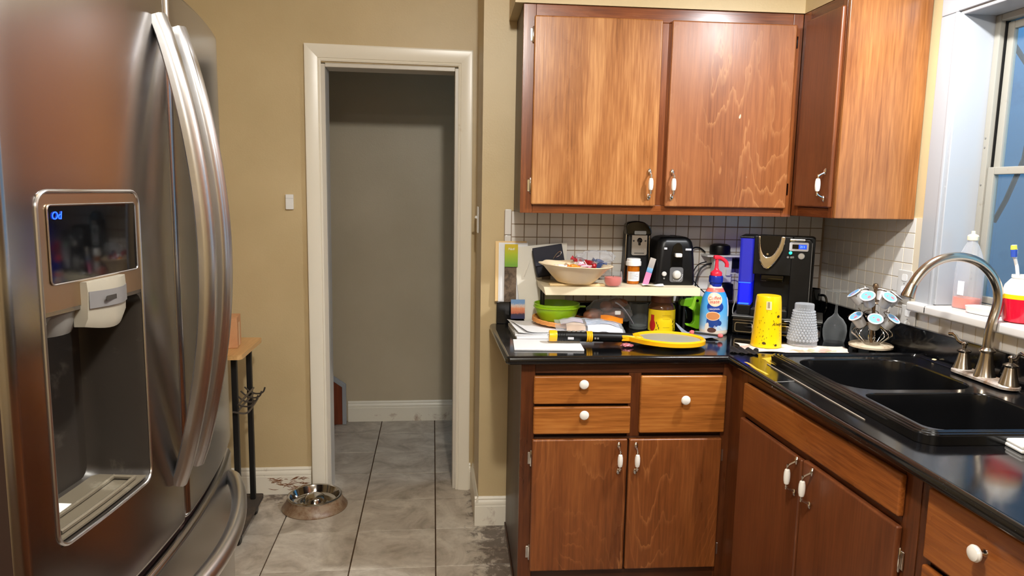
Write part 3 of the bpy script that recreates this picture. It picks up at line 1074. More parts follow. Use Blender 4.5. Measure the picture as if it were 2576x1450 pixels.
# yellow reflections painted on the granite as thin film, and a seam where the front edge was repaired
M['glue'] = plain('yellow_reflection_film', (196, 160, 60), 0.25)  # the 'glue' key holds the painted yellow reflection, no adhesive
b = new()
grid(b, 12, 2, lambda u, v: (1.0335+0.010*v+0.002*math.sin(9*u)-0.0035*u, 2.235-0.165*u, CT+0.0004), thick=0.0003)
obj('yellow_reflection', b, M['glue'], ct)
b = new()
grid(b, 8, 2, lambda u, v: (1.118+0.05*v*(1-u)+0.003*math.sin(8*u), 2.285-0.10*u+0.02*v, CT+0.0004), thick=0.0003)
obj('yellow_reflection', b, M['glue'], ct)
b = new()
tube(b, [(1.020, 1.985, CT-0.028), (1.0105, 1.985, CT-0.015), (1.020, 1.985, CT-0.001), (1.040, 1.984, CT+0.0003), (1.082, 1.990, CT+0.0003)], 0.0012, 6)
obj('seam', b, M['gray'], ct)
b = new()
tube(b, [(1.0985, 2.20, CT+0.0012), (1.090, 2.0, CT+0.0012), (1.080, 1.80, CT+0.0012), (1.073, 1.62, CT+0.0012)], 0.002, 6)
obj('caulk_bead', b, plain('grey_caulk', (150, 138, 124), 0.6), ct)

sk = thing('kitchen_sink', 'black double-bowl drop-in sink with ridged raised rim under the window', 'sink', (1.095, 1.435, CT+0.0006), R(-2.2))
# local: x across (0..0.545), y along (0..0.83)
SZ = 0.021
def sq(x0, y0, x1, y1, r):
    return rrect(x0, y0, x1, y1, r, 6)
outer_l = sq(0, 0, 0.540, 0.832, 0.045)
# far bowl has a shoulder cut where the tap ledge comes forward
hole_near = sq(0.050, 0.045, 0.415, 0.352, 0.045)
hole_far = sq(0.045, 0.382, 0.432, 0.755, 0.085)
b = new()
slab(b, [outer_l, hole_near, hole_far], 0.0, SZ)
for k_, (ins, zz) in enumerate(((0.008, SZ), (0.019, SZ+0.0015), (0.030, SZ+0.001))):
    tube(b, [(x, y, zz) for x, y in sq(ins, ins, 0.540-ins, 0.832-ins, 0.045-ins*0.6)], 0.0048, 8, closed=True)
obj('rim', b, M['sink'], sk, smooth=40)
def bowl_part(x0, y0, x1, y1, r, depth):
    b = new()
    rings = []
    for ins, z in ((0.0, SZ), (0.003, SZ-0.006), (0.006, -0.02), (0.016, -depth+0.04), (0.028, -depth+0.012), (0.05, -depth)):
        rings.append([(x, y, z) for x, y in sq(x0+ins, y0+ins, x1-ins, y1-ins, max(0.02, r-ins*0.3))])
    loft(b, rings, cap1=True)
    for f in b.faces:
        f.normal_flip()
    bmesh.ops.solidify(b, geom=b.faces[:], thickness=0.004)
    lathe(b, [(0.0, 0.001), (0.038, 0.001), (0.042, 0.003), (0.045, 0.0005)], 24, mi=1, mat=Matrix.Translation(((x0+x1)/2, (y0+y1)/2, -depth+0.002)))
    return obj('bowl', b, [M['sink'], M['chrome']], sk, smooth=40)
bowl_part(0.050, 0.045, 0.415, 0.352, 0.045, 0.175)
bowl_part(0.045, 0.382, 0.432, 0.755, 0.085, 0.165)

lid = thing('pot_lid', 'pale metal lid lying inside the near sink bowl', 'lid', (1.33, 1.64, CT-0.125), 0.0, rot=(R(9), R(-6), 0))
b = new(); lathe(b, [(0, 0.020), (0.04, 0.018), (0.09, 0.010), (0.118, 0.002), (0.124, 0.0), (0.124, -0.003), (0.116, -0.001), (0.05, 0.013), (0, 0.017)], 40, caps=(False, False)); obj('dish', b, M['steel_handle'], lid)
b = new(); lathe(b, [(0.006, 0.018), (0.006, 0.028), (0.014, 0.032), (0.014, 0.038), (0, 0.040)], 16); obj('lid_knob', b, M['black'], lid)

# --- tap: base plate, gooseneck spout and two handles
FT = CT+0.0270
tp = thing('faucet', 'brushed nickel gooseneck faucet with two lever handles behind the sink', 'faucet', (1.612, 1.885, FT), R(-2.2))
b = new()
pl = [(x, y) for x, y in rrect(-0.031, -0.122, 0.031, 0.122, 0.030, 8)]
loft(b, [[(x, y, 0) for x, y in pl], [(x, y, 0.007) for x, y in pl], [(x*0.86, y*0.95, 0.012) for x, y in pl]], cap0=True, cap1=True)
M['nickel_dirty'] = NT('limed_nickel')
_t = M['nickel_dirty']; _v = _t.coords((1, 1, 1))
_f = _t.ramp(_t.noise(_v, 16, 5, 0.65), [(0.42, (0, 0, 0)), (0.62, (255, 255, 255))])
_t.set(Base_Color=_t.mix(_f, lin((150, 122, 98)), lin((206, 198, 190))), Roughness=0.42)
_t.l(_t.math('MULTIPLY', _f, -0.8), _t.b.inputs['Metallic']); _t.b.inputs['Metallic'].default_value = 0.4
for l_ in list(_t.b.inputs['Metallic'].links): _t.t.links.remove(l_)
M['nickel_dirty'] = _t.m
obj('base_plate', b, M['nickel_dirty'], tp, label='base plate crusted with white limescale')
b = new()
lathe(b, [(0.030, 0.010), (0.0285, 0.014), (0.024, 0.03), (0.019, 0.055), (0.0165, 0.078), (0.0165, 0.082), (0.0215, 0.085), (0.0215, 0.089), (0.0165, 0.093), (0.0150, 0.097)], 28)
path = [(0.0, 0, 0.094), (0.0, 0, 0.12), (0.002, 0, 0.150), (0.006, 0, 0.175), (0.016, 0.002, 0.205), (0.020, 0.003, 0.235), (0.017, 0.004, 0.265), (0.004, 0.006, 0.297), (-0.018, 0.008, 0.325), (-0.050, 0.010, 0.348), (-0.090, 0.012, 0.360), (-0.130, 0.014, 0.360), (-0.170, 0.016, 0.348), (-0.200, 0.018, 0.326), (-0.222, 0.020, 0.298), (-0.233, 0.021, 0.275)]
def smooth_path(P, n=3):
    P = [Vector(p) for p in P]
    for _ in range(n):
        Q = [P[0]]
        for a, c in zip(P, P[1:]):
            Q += [a*0.75+c*0.25, a*0.25+c*0.75]
        Q.append(P[-1]); P = Q
    return P
sp = smooth_path(path, 2)
tube(b, sp, 0.0135, 16)
tube(b, [(-0.232, 0.021, 0.278), (-0.236, 0.0212, 0.268), (-0.244, 0.022, 0.244), (-0.245, 0.022, 0.240)], [0.0138, 0.0150, 0.0185, 0.0175], 20)
obj('spout', b, M['nickel'], tp)
for sg, an in ((1, 15), (-1, -160)):
    b = new()
    lathe(b, [(0.0265, 0.010), (0.025, 0.016), (0.019, 0.036), (0.0145, 0.056), (0.0135, 0.060), (0.019, 0.063), (0.0195, 0.067), (0.012, 0.071), (0.0055, 0.074), (0.0055, 0.083), (0.009, 0.086), (0.009, 0.090), (0.004, 0.094), (0, 0.095)], 24, mat=Matrix.Translation((0, sg*0.094, 0)))
    a = R(100*sg)
    ca, sa = math.cos(a), math.sin(a)
    lv = [(-0.002, 0, 0.089), (0.014, 0, 0.088), (0.026, 0, 0.093), (0.034, 0, 0.104), (0.044, 0, 0.109), (0.060, 0, 0.107)]
    tube(b, [(x*ca, sg*0.094+x*sa, z) for x, _, z in lv], [0.005, 0.006, 0.0055, 0.0055, 0.0065, 0.0055], 10, flat=0.75)
    obj('handle', b, M['nickel'], tp)

# ================================================================== refrigerator
FXE, FBW, FYC, FW = -0.513, 0.044, 1.373, 0.92
def SX(y):
    t = (y-FYC)/(FW/2)
    return FXE+FBW*(1-t*t)
fr = thing('refrigerator', 'tall stainless french-door refrigerator with bowed doors and a dispenser, at the left', 'refrigerator', (-0.9, FYC, 0))
FO = (-0.9, FYC, 0)
Y0, Y1 = FYC-FW/2, FYC+FW/2
b = new(); rbox(b, (-1.36, Y0+0.004, 0.03), (-0.604, Y1-0.004, 1.79), 0.006, 2)
M['fridge_side'] = plain('fridge_side_paint', (56, 40, 38), 0.4)
obj('body', b, M['fridge_side'], fr, off=FO)
b = new(); rbox(b, (-0.64, Y0+0.02, 0.002), (-0.585, Y1-0.02, 0.07), 0.004, 2); obj('kick_grille', b, M['dark_gray'], fr, off=FO)

def door_bm(ya, yb, za, zb, hole=None, rr=0.014, top_round=True, xback=-0.596):
    """bowed door skin with rolled edges and an optional rectangular opening"""
    def lin_(a, c, n):
        return [a+(c-a)*i/n for i in range(n+1)]
    rel = [0.0, 0.0015, 0.004, 0.008, rr]
    ys = [ya+r_ for r_ in rel]+[yb-r_ for r_ in rel]
    zs = [za+r_ for r_ in rel]+[zb-r_ for r_ in rel]
    ys += lin_(ya+rr, yb-rr, 14); zs += lin_(za+rr, zb-rr, 8)
    if hole:
        ys = [y for y in ys if min(abs(y-hole[0]), abs(y-hole[1])) > 0.004]+[hole[0], hole[1]]
        zs = [z for z in zs if min(abs(z-hole[2]), abs(z-hole[3])) > 0.004]+[hole[2], hole[3]]
    def uniq(a):
        a = sorted(a); o = [a[0]]
        for v in a[1:]:
            if v-o[-1] > 1e-5:
                o.append(v)
        return o
    ys = uniq(ys); zs = uniq(zs)
    def drop(q, lo, hi):
        e = min(q-lo, hi-q)
        return 0.0 if e >= rr else rr-math.sqrt(max(0.0, rr*rr-(rr-e)**2))
    t = bmesh.new()
    V = [[t.verts.new((SX(y)-drop(y, ya, yb)-drop(z, za, zb), y, z)) for z in zs] for y in ys]
    for i in range(len(ys)-1):
        for j in range(len(zs)-1):
            ym, zm = (ys[i]+ys[i+1])/2, (zs[j]+zs[j+1])/2
            if hole and hole[0] < ym < hole[1] and hole[2] < zm < hole[3]:
                continue
            t.faces.new((V[i][j], V[i+1][j], V[i+1][j+1], V[i][j+1]))
    # sides back to the body
    nb = [e for e in t.edges if len(e.link_faces) == 1]
    def outer_e(e):
        a, c = e.verts
        for v in (a, c):
            if not (abs(v.co.y-ya) < 1e-6 or abs(v.co.y-yb) < 1e-6 or abs(v.co.z-za) < 1e-6 or abs(v.co.z-zb) < 1e-6):
                return False
        return True
    g = bmesh.ops.extrude_edge_only(t, edges=[e for e in nb if outer_e(e)])
    for v in g['geom']:
        if isinstance(v, bmesh.types.BMVert):
            v.co.x = xback
    for f in g['geom']:
        if isinstance(f, bmesh.types.BMFace):
            f.material_index = 1
    bmesh.ops.recalc_face_normals(t, faces=t.faces[:])
    return t
HOLE = (0.9785, 1.2175, 0.958, 1.276)
near = obj('door', door_bm(Y0, FYC-0.004, 0.806, 1.806, HOLE), [M['steel'], M['fridge_side']], fr, off=FO, smooth=50)
far_ = obj('door', door_bm(FYC+0.004, Y1, 0.806, 1.806), [M['steel'], M['fridge_side']], fr, off=FO, smooth=50)
frz = obj('freezer_drawer', door_bm(Y0, Y1, 0.085, 0.790), [M['steel'], M['fridge_side']], fr, off=FO, smooth=50)
b = new(); rbox(b, (-0.63, FYC-0.06, 1.8065), (-0.56, FYC+0.06, 1.822), 0.004, 2); obj('hinge_cover', b, M['dark_gray'], fr, off=FO)

def bow_handle(yc_, z0, z1, side):
    """upright bowed bar standing off the door"""
    b = new()
    n = 26
    pts = []
    for i in range(n+1):
        u = i/n
        z = z0+(z1-z0)*u
        out = 0.066*math.sin(PI*u)**0.85+0.006
        pts.append((SX(yc_)+out-0.006+0.002, yc_, z))
    prof = [(0.0, -0.021), (0.006, -0.0205), (0.014, -0.015), (0.0165, -0.006), (0.0165, 0.004), (0.013, 0.009), (0.0125, 0.012), (0.010, 0.018), (0.004, 0.021), (-0.008, 0.021), (-0.012, 0.014), (-0.012, -0.014), (-0.008, -0.021)]
    if side < 0:
        prof = [(p, -q) for p, q in prof]
    rings = []
    for i, (x, y, z) in enumerate(pts):
        a = pts[max(0, i-1)]; c = pts[min(n, i+1)]
        tx, tz = c[0]-a[0], c[2]-a[2]
        L = math.hypot(tx, tz); nx, nz = tz/L, -tx/L
        s = 0.9+0.1*math.sin(PI*i/n)
        rings.append([(x+nx*p*s, y+q*s, z+nz*p*s) for p, q in prof])
    loft(b, rings, cap0=True, cap1=True)
    return b
obj('handle', bow_handle(1.327, 0.905, 1.735, 1), M['steel_handle'], near, off=FO, smooth=60)
obj('handle', bow_handle(1.424, 0.905, 1.735, -1), M['steel_handle'], far_, off=FO, smooth=60)
# freezer handle: a bar bowed outwards along the drawer
b = new()
pts = []
for i in range(31):
    u = i/30
    y = 1.0+0.755*u
    pts.append((SX(y)+0.002+0.062*math.sin(PI*u)**0.7, y, 0.742))
tube(b, pts, [0.021 if 0 < i < 30 else 0.016 for i in range(31)], 14, flat=0.8)
obj('handle', b, M['steel_handle'], frz, off=FO, smooth=60)

# dispenser in the near door
def onskin(bm):
    """art drawn in (u=y, out=-y, z): carry it on to the bowed skin (local x = width along y)"""
    for v in bm.verts:
        y = v.co.x; o = -v.co.y
        v.co = Vector((SX(y)+o, y, v.co.z))
    return bm
def densify(t, ln=0.02):
    bmesh.ops.subdivide_edges(t, edges=[e for e in t.edges if e.calc_length() > ln*1.6], cuts=3, use_grid_fill=True)
# raised bezel round the whole dispenser
b = new()
lp = rrect(0.974, 0.957, 1.220, 1.440, 0.022, 6)
loop = []
for i in range(len(lp)):
    a, c = Vector(lp[i]), Vector(lp[(i+1) % len(lp)])
    n = max(1, int((c-a).length/0.03))
    for q in range(n):
        loop.append(a+(c-a)*q/n)
tube(b, [(SX(p.x)+0.0008, p.x, p.y) for p in loop], 0.0026, 8, closed=True)
bz = obj('dispenser_bezel', b, M['steel_handle'], near, off=FO)
# control panel plate and its dark glass
b = new()
grid(b, 12, 6, lambda u, v: (SX(0.976+0.242*u)+0.0012, 0.976+0.242*u, 1.282+0.154*v), thick=0.0)
obj('control_panel', b, steel('dispenser_panel', (196, 172, 144), 0.3, 0.2, False), near, off=FO)
b = new()
pp = rrect(0.990, 1.3165, 1.2040, 1.4225, 0.007, 4)
t = bmesh.new()
vv = [t.verts.new((x, 0, z)) for x, z in pp]
t.faces.new(vv)
join(b, t)
grid_b = new()
grid(grid_b, 12, 4, lambda u, v: (0.992+0.210*u, 0, 1.3185+0.102*v))
b.free()
b = onskin(grid_b)
for v in b.verts: v.co.x += 0.0030
bmesh.ops.solidify(b, geom=b.faces[:], thickness=0.0015)
obj('display_glass', b, M['black_gloss'], near, off=FO)
b = new()
lp = rrect(0.9905, 1.3170, 1.2035, 1.4220, 0.006, 4)
loop = []
for i in range(len(lp)):
    a, c = Vector(lp[i]), Vector(lp[(i+1) % len(lp)])
    n = max(1, int((c-a).length/0.03))
    for q in range(n):
        loop.append(a+(c-a)*q/n)
tube(b, [(SX(p.x)+0.003, p.x, p.y) for p in loop], 0.0012, 6, closed=True)
obj('display_bezel', b, M['steel_handle'], near, off=FO)
M['blue_led'] = emit('blue_led', (20, 60, 255), 5.0)
b = stand(text_bm('Od', 0.015, 0.0004, shear=0.15))
for v in b.verts:
    v.co.x += 1.0065; v.co.z += 1.4075; v.co.y -= 0.0040
obj('display_digits', onskin(b), M['blue_led'], near, off=FO, smooth=0)
# cavity behind the opening
b = new()
ya, yb, za, zb = HOLE
xf = [SX(ya)-0.001, SX(yb)-0.001]
def cav(y, z, depth):
    return (SX(y)-0.0008-depth, y, z)
D1 = 0.092
q = {}
rings = []
for ins, dep in ((0.0, 0.0), (0.002, 0.010), (0.006, D1*0.8), (0.014, D1)):
    lp = rrect(ya+ins, za+ins, yb-ins, zb-ins, 0.020, 4)
    rings.append([cav(y, z, dep) for y, z in lp])
# the corners of the opening stay square at the skin so that it closes against the door
sq_ = rrect(ya, za, yb, zb, 0.0005, 4)
rings.insert(0, [cav(y, z, -0.0004) for y, z in sq_])
loft(b, rings, cap1=True)
for f in b.faces: f.normal_flip()
M['cavity'] = grime('dispenser_cavity', (44, 39, 34), (96, 90, 80), 0.60, 0.4, 9)
obj('dispenser_cavity', b, M['cavity'], near, off=FO)
# drip tray with grille bars and a sloped lip
b = new()
grid(b, 8, 4, lambda u, v: (SX(ya+0.006+(yb-ya-0.012)*u)-0.004-0.080*v, ya+0.006+(yb-ya-0.012)*u, za+0.008+0.006*v), thick=0.003)
for v_ in (0.12, 0.52):
    tube(b, [(SX(y)-0.004-0.080*v_, y, za+0.012+0.006*v_) for y in [ya+0.02+(yb-ya-0.045)*i/6 for i in range(7)]], 0.0035, 6)
for y in (ya+0.022, yb-0.028):
    tube(b, [(SX(y)-0.0136, y, za+0.013), (SX(y)-0.0456, y, za+0.015)], 0.0035, 6)
obj('drip_tray', b, grime('drip_tray', (100, 92, 78), (150, 144, 128), 0.6, 0.3, 14), near, off=FO)
b = new(); grid(b, 6, 6, lambda u, v: (SX(1.06)-0.048-0.022*v, 1.050+0.035*u, za+0.0165+0.0015*v), thick=0.001)
obj('lime_patch', b, M['white_plastic'], near, off=FO, label='white dried limescale patch on the drip tray')
# ice chute and push lever
b = new()
lathe(b, [(0.030, 0.0), (0.036, 0.014), (0.040, 0.032), (0.040, 0.036)], 20, mat=Matrix.Translation((SX(1.04)-0.045, 1.045, 1.242)), sy=1.3)
obj('ice_chute', b, M['gray'], near, off=FO)
b = new()
n = 10
for_front = []
rings = []
for i in range(n+1):
    u = i/n
    y = 1.050+0.098*u
    o = 0.010+0.012*math.sin(PI*u)
    x = SX(y)
    rings.append([(x-0.010, y, 1.314), (x+o, y, 1.314), (x+o+0.001, y, 1.300), (x+o-0.001, y, 1.262-0.006*math.sin(PI*u)), (x+o-0.006, y, 1.250-0.008*math.sin(PI*u)), (x-0.010, y, 1.250)])
loft(b, rings, cap0=True, cap1=True)
lev = obj('lever', b, plain('lever_plastic', (152, 146, 132), 0.35), near, off=FO, label='pale grey push lever with darker band')
b = new()
grid(b, 10, 1, lambda u, v: (SX(1.051+0.096*u)+0.0116+0.012*math.sin(PI*u)*(1.0), 1.051+0.096*u, 1.276+0.024*v), thick=0.0006)
obj('lever_band', b, plain('lever_band', (108, 106, 106), 0.4), near, off=FO)
b = new(); slab(b, [rrect(1.070, 1.2845, 1.100, 1.2915, 0.003, 3)], 0.0, 0.0004)
for v in b.verts:
    v.co = Vector((v.co.x, -0.0246+0.0012*abs(v.co.x-1.085)/0.015-v.co.z, v.co.y))
obj('lever_print', onskin(b), M['dark_gray'], near, off=FO, smooth=0)
# cup hook light strip at the cavity top
b = new(); rbox(b, (SX(1.0)-0.07, 1.0, 1.262), (SX(1.0)-0.02, 1.03, 1.2745), 0.003, 1); obj('nozzle', b, M['gray'], near, off=FO)

# ================================================================== wheeled cart behind the fridge
cartz = 0.80
cr = thing('utility_cart', 'black metal rolling cart with a light wood top behind the refrigerator', 'cart', (-0.95, 3.0, 0))
CO = (-0.95, 3.0, 0)
M['wood_light'] = wood('light_wood_top', (196, 148, 92), (216, 170, 112), (230, 188, 134), (200, 150, 96), 'Y', 0.4, 9, 0.2)
b = new()
lp = rrect(-1.16, 2.815, -0.738, 3.165, 0.02, 4)
slab(b, [lp], 0.782, 0.80)
obj('top', b, M['wood_light'], cr, off=CO)
for x in (-1.13, -0.785):
    for y in (2.885, 3.115):
        b = new(); rbox(b, (x-0.011, y-0.011, 0.085), (x+0.011, y+0.011, 0.7815), 0.003, 2); obj('pole', b, M['black_metal'], cr, off=CO)
M['rust'] = grime('dusty_dark_shelf', (62, 54, 48), (104, 88, 72), 0.5, 0.7, 10)
b = new(); slab(b, [rrect(-1.16, 2.80, -0.752, 3.170, 0.012, 3)], 0.068, 0.084); 
rbox(b, (-1.16, 2.80, 0.084), (-1.150, 3.17, 0.110), 0.003, 1)
obj('shelf', b, M['rust'], cr, off=CO)
for x in (-1.13, -0.785):
    for y in (2.86, 3.14):
        b = new()
        lathe(b, [(0.0, -0.010), (0.020, -0.010), (0.024, -0.006), (0.024, 0.006), (0.020, 0.010), (0, 0.010)], 16, mat=Matrix.Translation((x, y, 0.0245)) @ Matrix.Rotation(PI/2, 4, 'Y'))
        rbox(b, (x-0.013, y-0.006, 0.035), (x+0.013, y+0.006, 0.068), 0.002, 1)
        obj('caster', b, M['black'], cr, off=CO)
# rack of hooks on the side
b = new()
for k_ in range(4):
    y = 2.90+0.062*k_
    tube(b, smooth_path([(-0.800, y, 0.60), (-0.775, y, 0.575), (-0.745, y, 0.568), (-0.722, y, 0.575), (-0.715, y, 0.598)], 2), 0.0035, 6)
tube(b, [(-0.772, 2.875, 0.585), (-0.772, 3.125, 0.585)], 0.0045, 6)
tube(b, [(-0.772, 2.875, 0.562), (-0.772, 3.125, 0.562)], 0.0045, 6)
tube(b, smooth_path([(-0.790, 2.86, 0.56), (-0.745, 2.87, 0.548), (-0.735, 2.90, 0.55), (-0.745, 3.08, 0.55)], 2), 0.004, 6)
obj('hook_rack', b, plain('grey_wire_rack', (96, 88, 80), 0.35, 0.6), cr, off=CO)
bx = thing('cardboard_box', 'small brown cardboard carton standing on the cart top', 'box', (-0.835, 2.99, 0.8005), R(6))
b = new(); rbox(b, (-0.045, -0.05, 0), (0.045, 0.05, 0.125), 0.002, 1); obj('carton', b, grime('cardboard', (206, 150, 104), (184, 128, 84), 0.5, 0.8, 5), bx)
b = new(); rbox(b, (-0.045, -0.05, 0.1252), (-0.002, 0.05, 0.1264), 0, 1); rbox(b, (0.002, -0.05, 0.1252), (0.045, 0.05, 0.1264), 0, 1); obj('flap', b, grime('cardboard_flap', (212, 158, 112), (184, 128, 84), 0.5, 0.8, 5), bx)
b = new(); rbox(b, (0.0452, -0.012, 0.004), (0.0458, 0.012, 0.10), 0, 1); obj('tape', b, plain('packing_tape', (222, 188, 150), 0.3), bx)

# stainless slow feeder on the floor
pb = thing('pet_bowl', 'round stainless pet bowl with a centre hump and rusty flared skirt on the floor', 'bowl', (-0.535, 3.205, 0.0006))
b = new()
lathe(b, [(0.146, 0.0), (0.147, 0.004), (0.140, 0.010), (0.130, 0.026), (0.121, 0.047), (0.119, 0.052)], 48, caps=(False, False))
bmesh.ops.solidify(b, geom=b.faces[:], thickness=0.0015)
obj('skirt', b, grime('rusty_steel', (150, 128, 104), (110, 70, 38), 0.44, 0.4, 18), pb, label='rust-speckled flared skirt')
b = new()
lathe(b, [(0.118, 0.050), (0.1215, 0.0525), (0.122, 0.056), (0.118, 0.0585), (0.111, 0.056), (0.104, 0.044), (0.096, 0.026), (0.084, 0.019), (0.066, 0.019), (0.053, 0.026), (0.046, 0.044), (0.036, 0.054), (0.020, 0.059), (0, 0.060)], 48, caps=(False, False))
obj('dish', b, plain('polished_steel', (176, 170, 162), 0.12, 1.0), pb)

# panel edge in the hall with white trim
hp = thing('stair_panel', 'red-brown wood panel with white angled edging at the left of the hall', 'panel', (-0.62, 4.37, 0.0006))
b = new(); prism(b, [(-0.5, 0), (0.066, 0), (0.066, 0.236), (-0.046, 0.318), (-0.5, 0.62)], 0.02)
obj('board', b, wood('red_brown_board', (92, 40, 22), (124, 58, 32), (142, 74, 44), (150, 84, 50), 'Z', 0.4, 8, 0.2), hp)
b = new()
prism(b, [(0.067, 0), (0.090, 0), (0.090, 0.252), (-0.046, 0.347), (-0.5, 0.65), (-0.5, 0.622), (-0.046, 0.319), (0.067, 0.237)], 0.026, mat=Matrix.Translation((0, -0.004, 0)), bev=0.002)
obj('edging', b, M['white'], hp)

# switches and plates
sw = thing('light_switch', 'white toggle switch plate on the narrow wall return beside the doorway', 'switch', (0.1995, 3.17, 1.325))
b = new(); rbox(b, (-0.006, -0.036, -0.058), (0, 0.036, 0.058), 0.003, 2); obj('plate', b, M['white_plastic'], sw)
b = new(); rbox(b, (-0.019, -0.005, 0.000), (-0.005, 0.005, 0.011), 0.002, 1, mat=Matrix.Rotation(R(25), 4, 'Y')); obj('toggle', b, M['white_plastic'], sw)
sn = thing('wall_sensor', 'small white rectangular box on the tan wall left of the doorway', 'sensor', (-0.645, YD-0.0003, 1.386))
b = new(); rbox(b, (-0.0175, -0.014, -0.034), (0.0175, 0, 0.034), 0.003, 2); obj('case', b, M['white_plastic'], sn)
b = new(); rbox(b, (-0.0172, -0.0142, 0.016), (0.0172, -0.0138, 0.0168), 0, 1); obj('seam', b, M['gray'], sn)
M['outlet'] = plain('grey_white_outlet', (210, 206, 200), 0.35)
for (y, z, lab) in ((2.352, 1.152, 'upper white outlet plate on the tiled right wall beside the window casing'), (2.318, 1.030, 'lower white outlet plate on the tiled right wall just below the sill end')):
    ol = thing('outlet_plate', lab, 'outlet', (XR-0.0114, y, z))
    b = new(); rbox(b, (-0.006, -0.038, -0.047), (0, 0.038, 0.047), 0.003, 2); obj('plate', b, M['outlet'], ol)
    for zz in (-0.021, 0.021):
        b = new(); slab(b, [rrect(-0.014, -0.012, 0.014, 0.012, 0.006, 3)], 0, 0.0012)
        b.transform(Matrix.Translation((-0.006, 0, zz)) @ Matrix.Rotation(-PI/2, 4, 'Y') @ Matrix.Rotation(PI/2, 4, 'Z'))
        obj('socket', b, M['white_plastic'], ol)
    b = new(); lathe(b, [(0.003, 0), (0.002, 0.001), (0, 0.0012)], 8, mat=Matrix.Translation((-0.006, 0, 0)) @ Matrix.Rotation(-PI/2, 4, 'Y')); obj('screw', b, M['gray'], ol)

# ================================================================== things on the wire shelf and the counter (back run)
rnd = random.Random(11)
ST = 1.093
def T(x=0, y=0, z=0):
    return Matrix.Translation((x, y, z))
def RX(a): return Matrix.Rotation(R(a), 4, 'X')
def RY(a): return Matrix.Rotation(R(a), 4, 'Y')
def RZ(a): return Matrix.Rotation(R(a), 4, 'Z')
def vnoise(p, s, amp, seed=0):
    from mathutils import noise
    return noise.noise(Vector(p)*s+Vector((seed*3.1, seed*1.7, seed)))*amp

def flatsheet(nx, ny, sx, sy, zf, thick=0.0008, mi=0):
    b = new()
    grid(b, nx, ny, lambda u, v: ((u-0.5)*sx, (v-0.5)*sy, zf(u, v)), mi, thick)
    return b

M['folder'] = plain('manila_card', (238, 204, 146), 0.6)
M['photo'] = grime('printed_photo', (110, 92, 76), (40, 30, 26), 0.45, 0.35, 30)
M['brochure'] = NT('green_yellow_print'); _t = M['brochure']
_c = _t.n('ShaderNodeTexCoord'); _s = _t.n('ShaderNodeSeparateXYZ'); _t.l(_c.outputs['Generated'], _s.inputs[0])
_t.set(Base_Color=_t.ramp(_s.outputs[2], [(0.1, (120, 168, 60)), (0.55, (168, 186, 40)), (0.9, (206, 180, 40))]), Roughness=0.35); M['brochure'] = _t.m
M['postcard'] = NT('harbour_postcard'); _t = M['postcard']
_c = _t.n('ShaderNodeTexCoord'); _s = _t.n('ShaderNodeSeparateXYZ'); _t.l(_c.outputs['Generated'], _s.inputs[0])
_nz = _t.noise(_c.outputs['Generated'], 9, 5, 0.7)
_h = _t.math('ADD', _s.outputs[2], _t.math('MULTIPLY', _t.math('SUBTRACT', _nz, 0.5), 0.35))
_t.set(Base_Color=_t.ramp(_h, [(0.16, (28, 34, 74)), (0.24, (52, 40, 60)), (0.32, (182, 96, 70)), (0.55, (214, 140, 100)), (0.68, (206, 190, 180)), (0.8, (110, 150, 196))]), Roughness=0.3); M['postcard'] = _t.m
M['offwhite'] = plain('off_white_card', (226, 220, 206), 0.5)
M['yellow_tab'] = plain('ochre_print', (206, 168, 60), 0.5)

# file papers leaning on the tile behind everything, standing on the backsplash strip
def lean_card(name, label, cat, s0, s1, z0, h, d, tilt, mat, group=None, th=0.0012, rotz=0.0):
    t = thingB(name, label, cat, (s0+s1)/2, d, z0, rotz, group)
    t.rotation_euler = (R(-tilt), 0, RC+rotz)
    b = new(); rbox(b, (-(s1-s0)/2, -th, 0), ((s1-s0)/2, 0, h), 0.0003, 1)
    obj('sheet', b, mat, t)
    return t
ff = lean_card('file_folder', 'manila file folder leaning on the backsplash at the open end of the counter', 'folder', 0.170, 0.300, 0.9945, 0.252, 2.9515, 2.5, M['folder'])
b = new(); rbox(b, (-0.0635, -0.0032, 0.002), (0.066, -0.0022, 0.247), 0.0003, 1); obj('cover', b, M['folder'], ff)
for i, (a, h, ti) in enumerate(((0.184, 0.246, 2.7), (0.190, 0.243, 2.9))):
    lean_card('paper_sheet', ('white paper sheet standing just in front of the manila folder', 'second white paper sheet standing between the folder and the brochure')[i], 'paper', a, 0.305, 0.9945, h, 2.9466-0.0022*i, ti, M['paper'], 'papers standing in front of the folder')
# clear/off-white document wallet in front
dwl = thingB('document_wallet', 'large off-white document wallet standing behind the navy pouch and cream bowl', 'wallet', 0.36, 2.925, CT+0.0006, 0)
dwl.rotation_euler = (R(-4), 0, RC)
b = new(); prism(b, [(-0.062, 0.0), (0.10, 0.0), (0.108, 0.344), (0.03, 0.338), (-0.108, 0.322), (-0.108, 0.25), (-0.090, 0.10)], 0.004)
obj('sheet', b, M['offwhite'], dwl)
b = new(); quad_art(b, 0.022, 0.292, 0.056, 0.326, 0, 2, 2, -0.0006); bmesh.ops.solidify(b, geom=b.faces[:], thickness=0.0003); obj('printed_band', b, M['yellow_tab'], dwl)
b = new(); rbox(b, (0.004, -0.0012, 0.180), (0.040, -0.0004, 0.262), 0, 1); obj('printed_picture', b, M['photo'], dwl)
b = new(); tube(b, smooth_path([(-0.070, -0.0006, 0.20), (-0.058, -0.003, 0.235), (-0.046, -0.0006, 0.268)], 2), 0.0022, 6); obj('fold', b, M['offwhite'], dwl)
br = lean_card('brochure', 'yellow and green printed brochure tucked above the photo at the left', 'brochure', 0.208, 0.262, 1.142, 0.0935, 2.9330, 1, M['brochure'])
